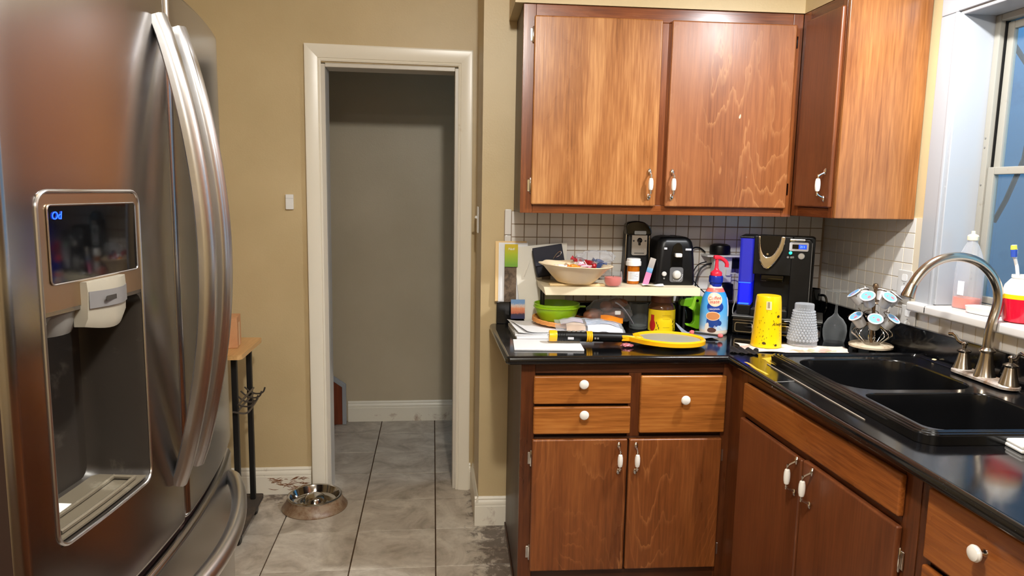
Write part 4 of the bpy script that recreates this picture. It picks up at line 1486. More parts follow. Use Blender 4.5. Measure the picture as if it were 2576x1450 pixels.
b = stand(text_bm('Nadi', 0.014, 0.0002, shear=0.3)); b.transform(T(-0.001, -0.0016, 0.074)); obj('lettering', b, M['paper'], br, smooth=0)
lean_card('photo_print', 'dark photo print standing under the green brochure', 'photo', 0.208, 0.258, 0.9945, 0.1450, 2.9380, 1.2, M['photo'])
lean_card('postcard', 'small harbour postcard with blue lower edge standing at the left counter end', 'postcard', 0.235, 0.293, 0.929, 0.0800, 2.905, 7, M['postcard'])

# shelf
sh = thingB('counter_shelf', 'cream laminate shelf board raised over the counter carrying the toaster', 'shelf', 0.66, 2.80, 0)
b = new(); prism(b, [(-0.312, 0.0), (0.292, 0.0), (0.292, 0.0315), (-0.320, 0.0315)], 0.242, mat=T(0, -0.120, 1.0613), bev=0.0015)
obj('board', b, M['cream'], sh)
for x in (-0.300, 0.284):
    for y in (0.04, 0.10):
        b = new(); rbox(b, (x-0.005, y-0.005, CT+0.0006), (x+0.005, y+0.005, 1.0612), 0.001, 1); obj('leg', b, M['black_metal'], sh)
b = new(); rbox(b, (-0.292, -0.086, 0), (-0.075, -0.050, 0.007), 0.002, 2)
cb = thingB('wood_stick', 'flat pale wooden slat lying on the shelf edge under the cream bowl', 'slat', 0.66, 2.80, ST+0.0004); obj('slat', b, plain('pale_bare_wood', (240, 214, 164), 0.6), cb)

# navy pouch
po = thingB('navy_pouch', 'dark navy zip pouch propped at the left end of the shelf', 'pouch', 0.400, 2.905, ST+0.018, R(8))
po.rotation_euler = (R(-10), R(-9), RC+R(8))
M['navy'] = plain('navy_cloth', (16, 18, 34), 0.7)
b = new(); rbox(b, (-0.062, -0.018, 0.0), (0.062, 0.018, 0.118), 0.008, 3); obj('body', b, M['navy'], po)
b = new(); rbox(b, (-0.066, -0.0245, 0.045), (0.060, -0.0183, 0.122), 0.003, 2); obj('flap', b, M['navy'], po)
b = new(); tube(b, smooth_path([(0.012, -0.0265, 0.066), (0.034, -0.028, 0.088), (0.052, -0.027, 0.092), (0.048, -0.0275, 0.078), (0.026, -0.0265, 0.070)], 2), 0.0018, 6); obj('zip_pull', b, M['chrome'], po)

# cream bowl and the sweets in it
bw = thingB('bowl', 'cream lobed bowl heaped with wrapped sweets on the shelf', 'bowl', 0.471, 2.752, ST+0.0082)
bw.rotation_euler = (0, R(2.5), RC)
def lobed(prof, seg=64, lob=8):
    b = new(); rings = []
    for r, z, am in prof:
        rings.append([((r*(1+am*math.cos(lob*2*PI*i/seg)))*math.cos(2*PI*i/seg), (r*(1+am*math.cos(lob*2*PI*i/seg)))*math.sin(2*PI*i/seg), z+am*0.03*math.cos(lob*2*PI*i/seg)) for i in range(seg)])
    loft(b, rings, cap1=False, cap0=True)
    return b
b = lobed([(0.060, 0.0, 0), (0.070, 0.003, 0), (0.092, 0.024, 0.01), (0.112, 0.046, 0.015), (0.124, 0.060, 0.02), (0.140, 0.068, 0.035), (0.1435, 0.072, 0.035), (0.140, 0.074, 0.035), (0.124, 0.065, 0.02), (0.108, 0.047, 0.015), (0.088, 0.027, 0.01), (0.066, 0.008, 0)])
t_ = bmesh.new(); vv = [t_.verts.new((0.066*math.cos(2*PI*i/32), 0.066*math.sin(2*PI*i/32), 0.008)) for i in range(32)]; t_.faces.new(vv); join(b, t_)
obj('shell', b, plain('cream_bowl', (240, 216, 178), 0.35), bw)
def sweet(label, s, d, z, sz, mat, rot, group=None, cat='sweet', name='wrapped_sweet'):
    t = thingB(name, label, cat, s, d, z); t.rotation_euler = rot
    b = new()
    lathe(b, [(0, -sz), (sz*0.5, -sz*0.9), (sz*0.62, 0), (sz*0.5, sz*0.9), (0, sz)], 12, mat=Matrix.Rotation(PI/2, 4, 'Y'))
    obj('sweet', b, mat, t)
    for sg in (1, -1):
        b = new()
        rings = [[(sg*sz*(0.9+0.9*k), sz*(0.12+0.55*k)*math.cos(2*PI*i/10)*(1.0 if i % 2 else 0.55), sz*(0.1+0.4*k)*math.sin(2*PI*i/10)) for i in range(10)] for k in (0, 0.5, 1)]
        loft(b, rings, cap0=True, cap1=True); obj('twist', b, mat, t)
    return t
M['sw_red'] = plain('red_foil', (168, 28, 40), 0.22, 0.2)
M['sw_blue'] = plain('blue_foil', (66, 84, 130), 0.2, 0.3)
M['sw_orange'] = plain('orange_wrapper', (240, 140, 30), 0.3)
M['sw_white'] = plain('white_wrapper', (236, 226, 230), 0.25)
M['sw_pink'] = plain('pink_wrapper', (226, 150, 176), 0.25)
zb = ST+0.062
for lab, s, d, z, sz, m_, rt in (
    ('orange wrapped sweet near the middle of the cream bowl', 0.462, 2.735, zb+0.012, 0.014, 'sw_orange', (0.2, 0.1, 0.3)),
    ('red wrapped sweet heaped at the right of the bowl', 0.535, 2.775, zb+0.022, 0.018, 'sw_red', (0.3, 0.2, 0.8)),
    ('dark red wrapped sweet at the back of the bowl', 0.500, 2.830, zb+0.020, 0.020, 'sw_red', (0.1, 0.5, -0.4)),
    ('blue foil sweet right of centre in the bowl', 0.570, 2.760, zb+0.016, 0.018, 'sw_blue', (0.2, -0.1, 1.2)),
    ('blue foil sweet at the very right edge of the bowl', 0.578, 2.805, zb+0.024, 0.017, 'sw_blue', (0.4, 0.3, 0.2)),
    ('white wrapped sweet at the left of the bowl', 0.415, 2.760, zb+0.008, 0.016, 'sw_white', (0, 0.1, 0.5)),
    ('pink wrapped sweet in front of the red one', 0.505, 2.728, zb+0.014, 0.014, 'sw_pink', (0.1, 0.2, -0.7)),
    ('white wrapped sweet beside the orange one', 0.490, 2.770, zb+0.020, 0.014, 'sw_white', (0.4, 0.1, 1.9))):
    sweet(lab, s, d, z, sz, M[m_], rt, 'sweets in the cream bowl')
for lab, p, q_, m_ in (('lollipop with white stick leaning up from the bowl', (0.500, 2.715, zb+0.035), (0.522, 2.735, zb+0.004), 'sw_pink'), ('lollipop with white stick lying across the bowl front', (0.485, 2.700, zb+0.016), (0.540, 2.722, zb+0.016), 'sw_red')):
    lp_ = thingB('lollipop', lab, 'lollipop', p[0], p[1], p[2])
    dv = Vector(q_)-Vector(p)
    b = new(); tube(b, [(0, 0, 0), dv], 0.0018, 6); obj('stick', b, M['paper'], lp_)
    b = new(); lathe(b, [(0, -0.011), (0.008, -0.008), (0.011, 0), (0.008, 0.008), (0, 0.011)], 12, mat=Matrix.Translation(dv)); obj('head', b, M[m_], lp_)
M['film'] = glassy('crinkled_clear_film', (246, 246, 250), 0.5, 0.12, 0.10)
def film_blob(rx, ry, rz, seed, amp=0.25):
    b = new()
    bmesh.ops.create_icosphere(b, subdivisions=4, radius=1.0)
    for v in b.verts:
        n = v.co.normalized()
        k = 1+vnoise(n, 2.2, amp, seed)+vnoise(n, 6.0, amp*0.5, seed+2)
        v.co = Vector((n.x*rx*k, n.y*ry*k, max(-0.55, n.z)*rz*k))
    return b
cbg = thingB('sweets_bag', 'crinkled clear film bag lying over the sweets towards the can opener', 'bag', 0.560, 2.800, zb+0.040)
obj('film', film_blob(0.078, 0.050, 0.030, 3), M['film'], cbg, smooth=60)
rw = thingB('snack_packet', 'dark red snack packet corner sticking up behind the bowl', 'packet', 0.512, 2.885, ST+0.0006)
b = new(); prism(b, [(-0.030, 0), (0.05, 0), (0.052, 0.070), (0.010, 0.094), (-0.018, 0.098), (-0.026, 0.08)], 0.016, bev=0.004); obj('packet', b, plain('dark_red_foil', (112, 14, 22), 0.25), rw)

# votive
vt = thingB('candle_votive', 'small ribbed glass votive with pink wax standing in front of the can opener', 'candle', 0.613, 2.706, ST+0.0006)
M['glass'] = glassy('clear_glass', (244, 247, 247), 0.6, 0.03, 0.055)
b = new()
prof_o = [(0.022, 0.0), (0.029, 0.004), (0.0345, 0.020), (0.0345, 0.040), (0.0315, 0.060)]
seg = 48
rings = [[((r*(1+0.012*math.cos(24*2*PI*i/seg)))*math.cos(2*PI*i/seg), (r*(1+0.012*math.cos(24*2*PI*i/seg)))*math.sin(2*PI*i/seg), z) for i in range(seg)] for r, z in prof_o]
loft(b, rings, cap0=True); obj('cup', b, M['glass'], vt)
b = new(); lathe(b, [(0.020, 0.003), (0.027, 0.006), (0.0325, 0.020), (0.0325, 0.036), (0.0, 0.036)], 32); obj('wax', b, plain('pink_wax', (230, 122, 112), 0.5), vt)
b = new(); tube(b, [(0, 0, 0.036), (0.001, 0, 0.043)], 0.0009, 6); obj('wick', b, M['black'], vt)

# pill bottle
pl_ = thingB('pill_bottle', 'amber pill bottle with ribbed white cap and white label on the shelf', 'bottle', 0.715, 2.800, ST+0.0006)
M['amber'] = plain('amber_plastic', (206, 112, 14), 0.15)
M['amber'].node_tree.nodes['Principled BSDF'].inputs['Transmission Weight'].default_value = 0.3
b = new(); lathe(b, [(0.0225, 0), (0.0245, 0.002), (0.0245, 0.070), (0.022, 0.074)], 28); obj('body', b, M['amber'], pl_)
b = new()
seg = 40
rings = [[((r+(0.0006 if (i % 2) else 0))*math.cos(2*PI*i/seg), (r+(0.0006 if (i % 2) else 0))*math.sin(2*PI*i/seg), z) for i in range(seg)] for r, z in ((0.0285, 0.0725), (0.0300, 0.074), (0.0300, 0.088), (0.0288, 0.090), (0.0272, 0.091), (0.0268, 0.099), (0.0255, 0.101))]
loft(b, rings, cap0=True, cap1=True); obj('cap', b, M['white_plastic'], pl_)
b = new(); quad_art(b, -0.030, 0.012, 0.028, 0.050, 0, 14, 1); wrap(b, lambda z: 0.0246, 0.0005); obj('label', b, M['paper'], pl_)
b = new()
for k_, (w_, z_) in enumerate(((0.020, 0.045), (0.032, 0.040), (0.026, 0.035), (0.034, 0.030), (0.018, 0.025), (0.030, 0.020))):
    quad_art(b, -0.019, z_, -0.019+w_, z_+0.0012, 0, 6, 1)
wrap(b, lambda z: 0.0246, 0.0009); obj('label_print', b, plain('grey_print', (120, 116, 120), 0.6), pl_, kind='stuff')

# can opener
co = thingB('can_opener', 'tall black electric can opener with silver front plate between bowl and toaster', 'can opener', 0.737, 2.865, ST+0.0006)
b = new()
rings = []
for z, hw, y0, y1, r in ((0, 0.052, -0.045, 0.050, 0.014), (0.006, 0.053, -0.047, 0.052, 0.015), (0.05, 0.0495, -0.042, 0.048, 0.015), (0.11, 0.047, -0.038, 0.046, 0.014), (0.16, 0.0465, -0.036, 0.045, 0.014), (0.20, 0.0460, -0.034, 0.044, 0.014), (0.215, 0.044, -0.032, 0.042, 0.013)):
    rings.append([(x, y, z) for x, y in rrect(-hw, y0, hw, y1, r, 4)])
loft(b, rings, cap0=True, cap1=True); obj('body', b, M['black'], co)
b = new(); prism(b, [(-0.050, 0.196), (-0.040, 0.190), (0.046, 0.190), (0.053, 0.200), (0.052, 0.212), (0.040, 0.232), (0.020, 0.245), (-0.008, 0.250), (-0.034, 0.247), (-0.050, 0.240), (-0.0535, 0.226)], 0.050, mat=T(0.001, -0.046, 0), bev=0.007); obj('lever', b, M['black_gloss'], co)
b = new(); slab(b, [rrect(-0.031, 0.112, 0.031, 0.214, 0.007, 4)], 0, 0.006); b.transform(T(0.004, -0.0385, 0) @ RX(90)); 
obj('front_plate', b, plain('satin_silver_plate', (186, 182, 176), 0.3, 0.85), co)
b = new(); slab(b, [rrect(-0.024, 0.196, 0.024, 0.210, 0.003, 3)], 0, 0.003); b.transform(T(0.004, -0.0495, 0) @ RX(90)); obj('magnet', b, M['gray'], co)
b = new(); lathe(b, [(0.0105, 0), (0.0105, 0.003), (0.006, 0.006), (0.006, 0.010), (0, 0.011)], 20, mat=T(0.004, -0.0443, 0.172) @ RX(90)); rbox(b, (-0.001, -0.049, 0.152), (0.009, -0.0445, 0.168), 0.002, 1); obj('cutter', b, M['black_gloss'], co)
for sx_ in (-0.020, 0.028):
    b = new(); lathe(b, [(0.0038, 0), (0.0038, 0.0015), (0, 0.002)], 12, mat=T(sx_, -0.0443, 0.170) @ RX(90)); obj('screw', b, M['dark_gray'], co)
b = new(); rbox(b, (-0.016, -0.0454, 0.119), (0.024, -0.0446, 0.122), 0.0005, 1); obj('logo_strip', b, M['dark_gray'], co)
for sx_ in (-0.0490, 0.0490):
    b = new(); tube(b, [(sx_*1.06, -0.034, 0.012), (sx_*1.01, -0.036, 0.07), (sx_*0.975, -0.030, 0.14), (sx_*0.95, -0.030, 0.205)], 0.0016, 6); obj('trim_strip', b, M['chrome'], co)

# leaning emery card
ec = thingB('nail_file_card', 'grey and pink printed card leaning against the left side of the toaster', 'card', 0.748, 2.745, ST+0.0012)
ec.rotation_euler = (R(-6), R(17), RC)
M['emery'] = NT('printed_card'); _t = M['emery']
_c = _t.n('ShaderNodeTexCoord'); _s = _t.n('ShaderNodeSeparateXYZ'); _t.l(_c.outputs['Generated'], _s.inputs[0])
_t.set(Base_Color=_t.ramp(_s.outputs[2], [(0.0, (236, 130, 168)), (0.46, (232, 120, 160)), (0.47, (90, 130, 170)), (0.62, (120, 170, 206)), (0.66, (150, 142, 138)), (1.0, (176, 168, 160))]), Roughness=0.5); M['emery'] = _t.m
b = new(); rbox(b, (-0.010, -0.002, 0), (0.014, 0.0, 0.112), 0.0008, 1); obj('card', b, M['emery'], ec)

# toaster
to = thingB('toaster', 'black two-slice toaster with white lever and dial at the right end of the shelf', 'toaster', 0.876, 2.755, ST+0.0006)
b = new()
rings = []
for z, hw, y0, y1, r in ((0, 0.0765, 0.004, 0.165, 0.012), (0.004, 0.0785, 0.002, 0.168, 0.014), (0.03, 0.0785, 0.000, 0.170, 0.018), (0.10, 0.0760, 0.002, 0.170, 0.022), (0.15, 0.0725, 0.005, 0.168, 0.026), (0.170, 0.0690, 0.009, 0.165, 0.028), (0.180, 0.0640, 0.015, 0.160, 0.028), (0.187, 0.0560, 0.024, 0.152, 0.028), (0.190, 0.0460, 0.034, 0.142, 0.026)):
    rings.append([(x, y, z) for x, y in rrect(-hw, y0, hw, y1, r, 5)])
loft(b, rings, cap0=True, cap1=True); obj('body', b, M['black'], to, smooth=50)
b = new()
for x in (-0.021, 0.021):
    rbox(b, (x-0.010, 0.036, 0.1895), (x+0.010, 0.140, 0.1912), 0.0008, 1)
obj('slots', b, M['dark_gray'], to, kind='stuff')
b = new()
lp = [(-0.026, 0.066), (0.020, 0.066), (0.023, 0.12), (0.016, 0.158), (0.006, 0.168), (-0.006, 0.168), (-0.018, 0.158), (-0.026, 0.12)]
prism(b, lp, 0.006, mat=T(0.004, -0.0015, 0), bev=0.002); obj('lever_recess', b, M['black_gloss'], to)
b = new(); rbox(b, (-0.010, -0.020, 0.112), (0.0165, -0.0015, 0.128), 0.0045, 3); obj('lever', b, M['white_plastic'], to)
b = new(); slab(b, [rrect(-0.030, 0.013, 0.024, 0.072, 0.010, 4)], 0, 0.003); b.transform(T(0.004, 0.0, 0) @ RX(90)); obj('dial_plate', b, plain('grey_dial_plate', (96, 96, 98), 0.35), to)
b = new(); lathe(b, [(0.0165, 0), (0.0165, 0.006), (0.0140, 0.012), (0.011, 0.014), (0, 0.015)], 24, mat=T(0.002, -0.003, 0.043) @ RX(90)); obj('dial', b, plain('pale_grey_dial', (206, 204, 200), 0.3), to)
b = new()
for k_ in range(9):
    a = R(-150+15*k_+30)
    rbox(b, (0.002+0.0235*math.cos(a)-0.0008, -0.0036, 0.043+0.0235*math.sin(a)-0.003), (0.002+0.0235*math.cos(a)+0.0008, -0.003, 0.043+0.0235*math.sin(a)+0.001), 0, 1)
obj('dial_ticks', b, M['paper'], to, kind='stuff')
b = new(); lathe(b, [(0.0095, 0), (0.0095, 0.004), (0.007, 0.007), (0, 0.0075)], 20, mat=T(-0.048, 0.0005, 0.045) @ RX(90)); obj('button', b, plain('pale_grey_button', (206, 204, 200), 0.3), to)
b = new(); lathe(b, [(0.0035, 0), (0.0035, 0.003), (0, 0.0035)], 12, mat=T(-0.048, 0.0005, 0.027) @ RX(90)); obj('led', b, M['gray'], to)
b = new(); rbox(b, (-0.052, -0.001, 0.141), (-0.040, 0.006, 0.149), 0.001, 1); obj('badge', b, plain('pale_badge', (196, 198, 204), 0.35), to)
b = new(); rbox(b, (0.034, -0.001, 0.138), (0.058, 0.006, 0.146), 0.001, 1); obj('badge', b, plain('pale_badge', (196, 198, 204), 0.35), to)
lf = thingB('leaflet', 'small crumpled printed leaflet on the shelf edge before the toaster', 'paper', 0.775, 2.722, ST+0.0006)
b = flatsheet(10, 8, 0.085, 0.040, lambda u, v: 0.004+0.003*math.sin(6*u+3*v)+0.002*math.cos(9*v)); obj('sheet', b, grime('green_print_paper', (230, 230, 226), (96, 140, 100), 0.58, 0.6, 40), lf)
tb_ = thingB('storage_box', 'teal and white lidded dark box behind the green glue gun', 'box', 1.000, 2.915, 1.0360)
b = new(); rbox(b, (-0.040, -0.026, CT+0.0006-1.036), (0.016, 0.026, -0.0002), 0.002, 1); obj('box', b, M['black'], tb_)
b = new(); rbox(b, (-0.042, -0.028, 0), (0.018, 0.028, 0.012), 0.001, 1); obj('lid', b, plain('teal_card', (96, 160, 176), 0.5), tb_)
b = new(); rbox(b, (-0.042, -0.028, 0.0125), (0.018, 0.028, 0.0165), 0.001, 1); obj('lid_top', b, M['paper'], tb_)

# outlet shelf, puck, plugs and leads at the back
osf = thingB('outlet_shelf', 'white charger shelf plugged into the wall above the creamer bottle', 'shelf', 1.125, 2.925, 1.085)
b = new(); rbox(b, (-0.078, -0.040, 0.1105), (0.092, 0.0405, 0.1185), 0.002, 2); obj('shelf', b, M['white_plastic'], osf)
b = new(); rbox(b, (-0.034, -0.004, 0.0), (0.044, 0.0405, 0.1103), 0.004, 2); obj('charger', b, M['white_plastic'], osf)
b = new(); rbox(b, (-0.012, -0.0046, 0.100), (0.004, -0.004, 0.102), 0, 1); rbox(b, (-0.012, -0.0046, 0.105), (0.004, -0.004, 0.107), 0, 1); obj('led', b, emit('green_led', (60, 240, 110), 3.0), osf, kind='stuff')
b = new(); rbox(b, (0.016, -0.016, 0.030), (0.036, -0.004, 0.058), 0.002, 1); obj('plug', b, M['white_plastic'], osf)
pk = thingB('smart_speaker', 'black puck speaker standing on the white charger shelf', 'speaker', 1.115, 2.928, 1.085+0.1191)
b = new(); lathe(b, [(0.040, 0), (0.0425, 0.004), (0.0425, 0.030), (0.040, 0.038), (0.028, 0.044), (0, 0.046)], 32); obj('body', b, M['black'], pk)
ad = thingB('power_adapter', 'black plug adapter at the right of the white charger box', 'adapter', 1.195, 2.945, 1.155)
b = new(); rbox(b, (-0.024, -0.020, -0.012), (0.030, 0.020, 0.028), 0.004, 2); obj('case', b, M['black'], ad)
ad2 = thingB('power_adapter', 'lower black plug adapter under the white charger box', 'adapter', 1.150, 2.935, 1.045)
b = new(); rbox(b, (-0.016, -0.016, -0.035), (0.030, 0.030, 0.035), 0.004, 2); obj('case', b, M['black'], ad2)
def cable(label, pts, rad, mat, group=None):
    b = new(); tube(b, smooth_path([F(*p) for p in pts], 3), rad, 8)
    return tag(obj('cable', b, mat), label, 'cable', group)
cable('black power cable arching from the toaster to the wall', [(0.965, 2.92, 1.110), (0.972, 2.93, 1.19), (1.000, 2.945, 1.228), (1.035, 2.955, 1.232), (1.062, 2.955, 1.21)], 0.0032, M['black'])
cable('thick black cable hanging behind the creamer pump', [(1.085, 2.935, 1.165), (1.045, 2.935, 1.155), (1.018, 2.930, 1.10), (1.014, 2.925, 1.02), (1.016, 2.920, 0.96), (1.02, 2.91, 0.93)], 0.0036, M['black'])
cable('thin black cable looping beside the green glue gun', [(1.060, 2.930, 1.172), (1.020, 2.925, 1.162), (0.998, 2.92, 1.12), (0.992, 2.915, 1.105), (1.03, 2.91, 1.06), (1.07, 2.915, 1.03)], 0.0024, M['black'])
cable('white charging cable curling down right of the charger box', [(1.155, 2.905, 1.125), (1.185, 2.90, 1.130), (1.200, 2.90, 1.09), (1.186, 2.90, 1.02), (1.170, 2.90, 0.965), (1.182, 2.88, 0.925)], 0.0020, M['white_plastic'])

# creamer bottle
cm = thingB('creamer_bottle', 'light blue coffee creamer bottle with red pump top on the counter', 'bottle', 1.037, 2.748, CT+0.0006)
ctab = [(0.050, 0.0), (0.054, 0.004), (0.0555, 0.012), (0.0555, 0.085), (0.0545, 0.110), (0.0500, 0.140), (0.0430, 0.160), (0.0345, 0.176), (0.0300, 0.184)]
cR = interp(ctab)
b = new(); lathe(b, ctab+[(0.026, 0.190), (0.024, 0.198)], 48, sy=0.86)
M['creamer_white'] = plain('creamer_white', (228, 214, 196), 0.3)
obj('body', b, M['creamer_white'], cm)
M['creamer_blue'] = NT('creamer_blue_sleeve'); _t = M['creamer_blue']
_c = _t.n('ShaderNodeTexCoord'); _s = _t.n('ShaderNodeSeparateXYZ'); _t.l(_c.outputs['Generated'], _s.inputs[0])
_t.set(Base_Color=_t.ramp(_s.outputs[2], [(0.0, (214, 224, 232)), (0.12, (150, 198, 234)), (0.45, (96, 178, 236)), (1.0, (52, 150, 226))]), Roughness=0.18); M['creamer_blue'] = _t.m
b = new()
def sleeve(z0, z1, n=16):
    return [(cR(z0+(z1-z0)*i/n)+0.0005, z0+(z1-z0)*i/n) for i in range(n+1)]
lathe(b, sleeve(0.020, 0.171), 48, caps=(False, False), sy=0.86); obj('sleeve', b, M['creamer_blue'], cm)
b = new(); lathe(b, sleeve(0.171, 0.186, 4), 40, caps=(False, False), sy=0.86); obj('neck_band', b, plain('coral_band', (232, 110, 96), 0.3), cm)
def label_part(name, mk, mat, eps):
    bb = new(); mk(bb); wrap(bb, lambda z: cR(z), eps, flat=0.86)
    bmesh.ops.recalc_face_normals(bb, faces=bb.faces[:])
    return obj(name, bb, mat, cm, smooth=60)
M['navy_print'] = plain('royal_blue_print', (24, 62, 150), 0.2)
M['cup_blue'] = plain('cup_blue_print', (30, 66, 140), 0.2)
M['logo_cream'] = plain('cream_logo_print', (238, 206, 176), 0.2)
M['logo_red'] = plain('red_logo_print', (196, 40, 44), 0.25)
label_part('label_swirl', lambda q: disc_art(q, -0.013, 0.114, 0.033, 0.024), M['navy_print'], 0.0009)
label_part('label_roundel', lambda q: disc_art(q, -0.0145, 0.143, 0.029, 0.027), M['logo_cream'], 0.0013)
label_part('label_cup', lambda q: (disc_art(q, -0.020, 0.056, 0.026, 0.024), disc_art(q, 0.006, 0.050, 0.009, 0.010)), M['cup_blue'], 0.0009)
label_part('label_cup_rim', lambda q: disc_art(q, -0.021, 0.078, 0.028, 0.018), M['logo_cream'], 0.0013)
label_part('label_coffee', lambda q: disc_art(q, -0.021, 0.078, 0.025, 0.0150), plain('coffee_print', (206, 136, 82), 0.25), 0.0017)
label_part('label_chocolate', lambda q: disc_art(q, -0.024, 0.022, 0.018, 0.010), plain('chocolate_print', (84, 54, 44), 0.3), 0.0011)
label_part('label_vanilla_flower', lambda q: (disc_art(q, -0.046, 0.028, 0.006, 0.020), disc_art(q, -0.040, 0.038, 0.005, 0.013)), M['creamer_white'], 0.0013)
label_part('label_panel', lambda q: quad_art(q, 0.046, 0.075, 0.066, 0.150, 0, 3, 8), M['paper'], 0.0009)
label_part('label_panel', lambda q: quad_art(q, 0.046, 0.020, 0.066, 0.060, 0, 3, 6), plain('pale_blue_panel', (150, 196, 226), 0.3), 0.0009)
def label_text(body, x, z, size, mat, eps, rot=0, shear=0.0):
    bb = stand(text_bm(body, size, 0.0002, shear=shear))
    bb.transform(T(x, 0, z) @ RY(-rot))
    wrap(bb, lambda z: cR(z), eps, flat=0.86)
    obj('lettering', bb, mat, cm, smooth=0)
label_text('Coffee', -0.016, 0.148, 0.0185, M['logo_red'], 0.0019, 6, 0.2)
label_text('mate', -0.017, 0.134, 0.0185, M['logo_red'], 0.0019, 6, 0.2)
label_text('ORIGINAL', -0.017, 0.1055, 0.0095, M['paper'], 0.0015, 4)
label_text('0g 0g', 0.000, 0.034, 0.015, M['paper'], 0.0016)
b = new(); lathe(b, [(0.0235, 0.192), (0.0235, 0.206), (0.0260, 0.207), (0.0272, 0.210), (0.0272, 0.228), (0.0262, 0.232), (0.0255, 0.234)], 32); obj('collar', b, plain('royal_blue_cap', (20, 44, 150), 0.25), cm)
M['pump_red'] = plain('red_pump_plastic', (226, 40, 62), 0.25)
b = new(); lathe(b, [(0.0225, 0.2345), (0.0225, 0.244), (0.0205, 0.249), (0.0110, 0.256), (0.0080, 0.264), (0.0065, 0.285), (0.0065, 0.300)], 24)
tube(b, smooth_path([(-0.012, 0, 0.307), (0.004, 0, 0.308), (0.022, 0, 0.301), (0.036, -0.002, 0.290), (0.041, -0.002, 0.280), (0.040, -0.002, 0.268)], 2), 0.0078, 12)
rbox(b, (-0.014, -0.010, 0.299), (0.012, 0.010, 0.314), 0.005, 2)
obj('pump', b, M['pump_red'], cm)

# lime glue gun
gg = thingB('glue_gun', 'lime green glue gun standing between the coffee jar and the creamer bottle', 'glue gun', 0.985, 2.842, CT+0.0006)
M['lime'] = plain('lime_plastic', (122, 190, 26), 0.35)
M['lime2'] = plain('light_lime_plastic', (168, 226, 60), 0.3)
def cpx(x, y):
    return ((x-262)*0.000349, (1245-y)*0.000349)
b = new(); prism(b, [cpx(*p) for p in ((80, 925), (96, 890), (160, 878), (240, 872), (300, 848), (345, 848), (380, 875), (384, 905), (366, 960), (360, 1050), (365, 1160), (352, 1238), (300, 1243), (240, 1220), (165, 1198), (158, 1178), (240, 1182), (265, 1150), (262, 1060), (240, 1000), (190, 975), (90, 962))], 0.026, mat=T(0, -0.013, 0), bev=0.004)
obj('body', b, M['lime'], gg)
b = new(); prism(b, [cpx(*p) for p in ((246, 858), (276, 878), (262, 950), (240, 1016), (186, 984), (214, 972))], 0.032, mat=T(0, -0.016, 0), bev=0.002); obj('trigger', b, M['lime2'], gg)
b = new(); lathe(b, [(0.006, 0), (0.006, 0.002), (0, 0.0025)], 12, mat=T(cpx(290, 900)[0], -0.0135, cpx(290, 900)[1]) @ RX(90)); obj('pivot', b, M['black'], gg)
b = new(); tube(b, smooth_path([(cpx(150, 975)[0], 0.0, cpx(150, 975)[1]), (cpx(172, 1050)[0], -0.003, cpx(172, 1050)[1]), (cpx(185, 1120)[0], 0, cpx(185, 1120)[1])], 1), 0.0012, 6); obj('wire_stand', b, M['chrome'], gg)

# coffee jar
jr = thingB('coffee_jar', 'instant coffee jar with yellow label and brown lid at the shelf front', 'jar', 0.838, 2.800, CT+0.0006)
b = new(); lathe(b, [(0.048, 0), (0.053, 0.004), (0.0545, 0.015), (0.0545, 0.088), (0.0540, 0.098), (0.050, 0.108), (0.0435, 0.116), (0.042, 0.120)], 40); obj('glass', b, clear('brown_filled_glass', (96, 62, 40), 0.80, 0.05, (130, 90, 60)), jr)
jR = lambda z: 0.0546
b = new(); quad_art(b, -0.080, 0.006, 0.082, 0.093, 0, 36, 2); wrap(b, jR, 0.0006); obj('label', b, plain('yellow_label', (246, 212, 20), 0.35), jr)
b = new(); disc_art(b, -0.052, 0.030, 0.014, 0.024); quad_art(b, -0.060, 0.040, -0.044, 0.072, 0, 5, 5); wrap(b, jR, 0.0010); obj('label_mug', b, plain('red_mug_print', (196, 40, 34), 0.35), jr)
b = new()
for k_, (x0, w_, z_) in enumerate(((-0.012, 0.036, 0.070), (-0.014, 0.040, 0.062), (-0.010, 0.032, 0.056), (-0.008, 0.028, 0.022))):
    quad_art(b, x0, z_, x0+w_, z_+0.0022, 0, 8, 1)
wrap(b, jR, 0.0010); obj('label_print', b, plain('ochre_lines', (206, 164, 20), 0.5), jr, kind='stuff')
b = new()
for k_ in range(14):
    x = 0.040+rnd.uniform(-0.006, 0.010); z = 0.010+0.045*k_/14
    disc_art(b, x, z, 0.0022, 0.003, n=10, rings=1)
for k_ in range(8):
    disc_art(b, -0.030+rnd.uniform(-0.004, 0.006), 0.008+0.005*k_, 0.002, 0.0024, n=10, rings=1)
wrap(b, jR, 0.0011); obj('label_beans', b, plain('dark_bean_print', (70, 40, 16), 0.5), jr, kind='stuff')
b = new(); lathe(b, [(0.0425, 0.1195), (0.0445, 0.121), (0.0445, 0.143), (0.0430, 0.1455)], 40, caps=(True, True)); obj('lid', b, plain('brown_lid', (98, 52, 28), 0.35), jr)
b = new(); lathe(b, [(0.0455, 0.1457), (0.0462, 0.1485), (0.0440, 0.1515), (0.0, 0.1520)], 40); obj('lid_rim', b, plain('pale_lid_rim', (214, 190, 164), 0.35), jr)

# clear tumbler
tu = thingB('tumbler', 'clear glass tumbler beneath the shelf left of the coffee jar', 'glass', 0.759, 2.858, CT+0.0006)
b = new(); lathe(b, [(0.0345, 0.0), (0.0375, 0.003), (0.0395, 0.105), (0.0375, 0.105), (0.0350, 0.012), (0, 0.010)], 40); obj('glass', b, M['glass'], tu)

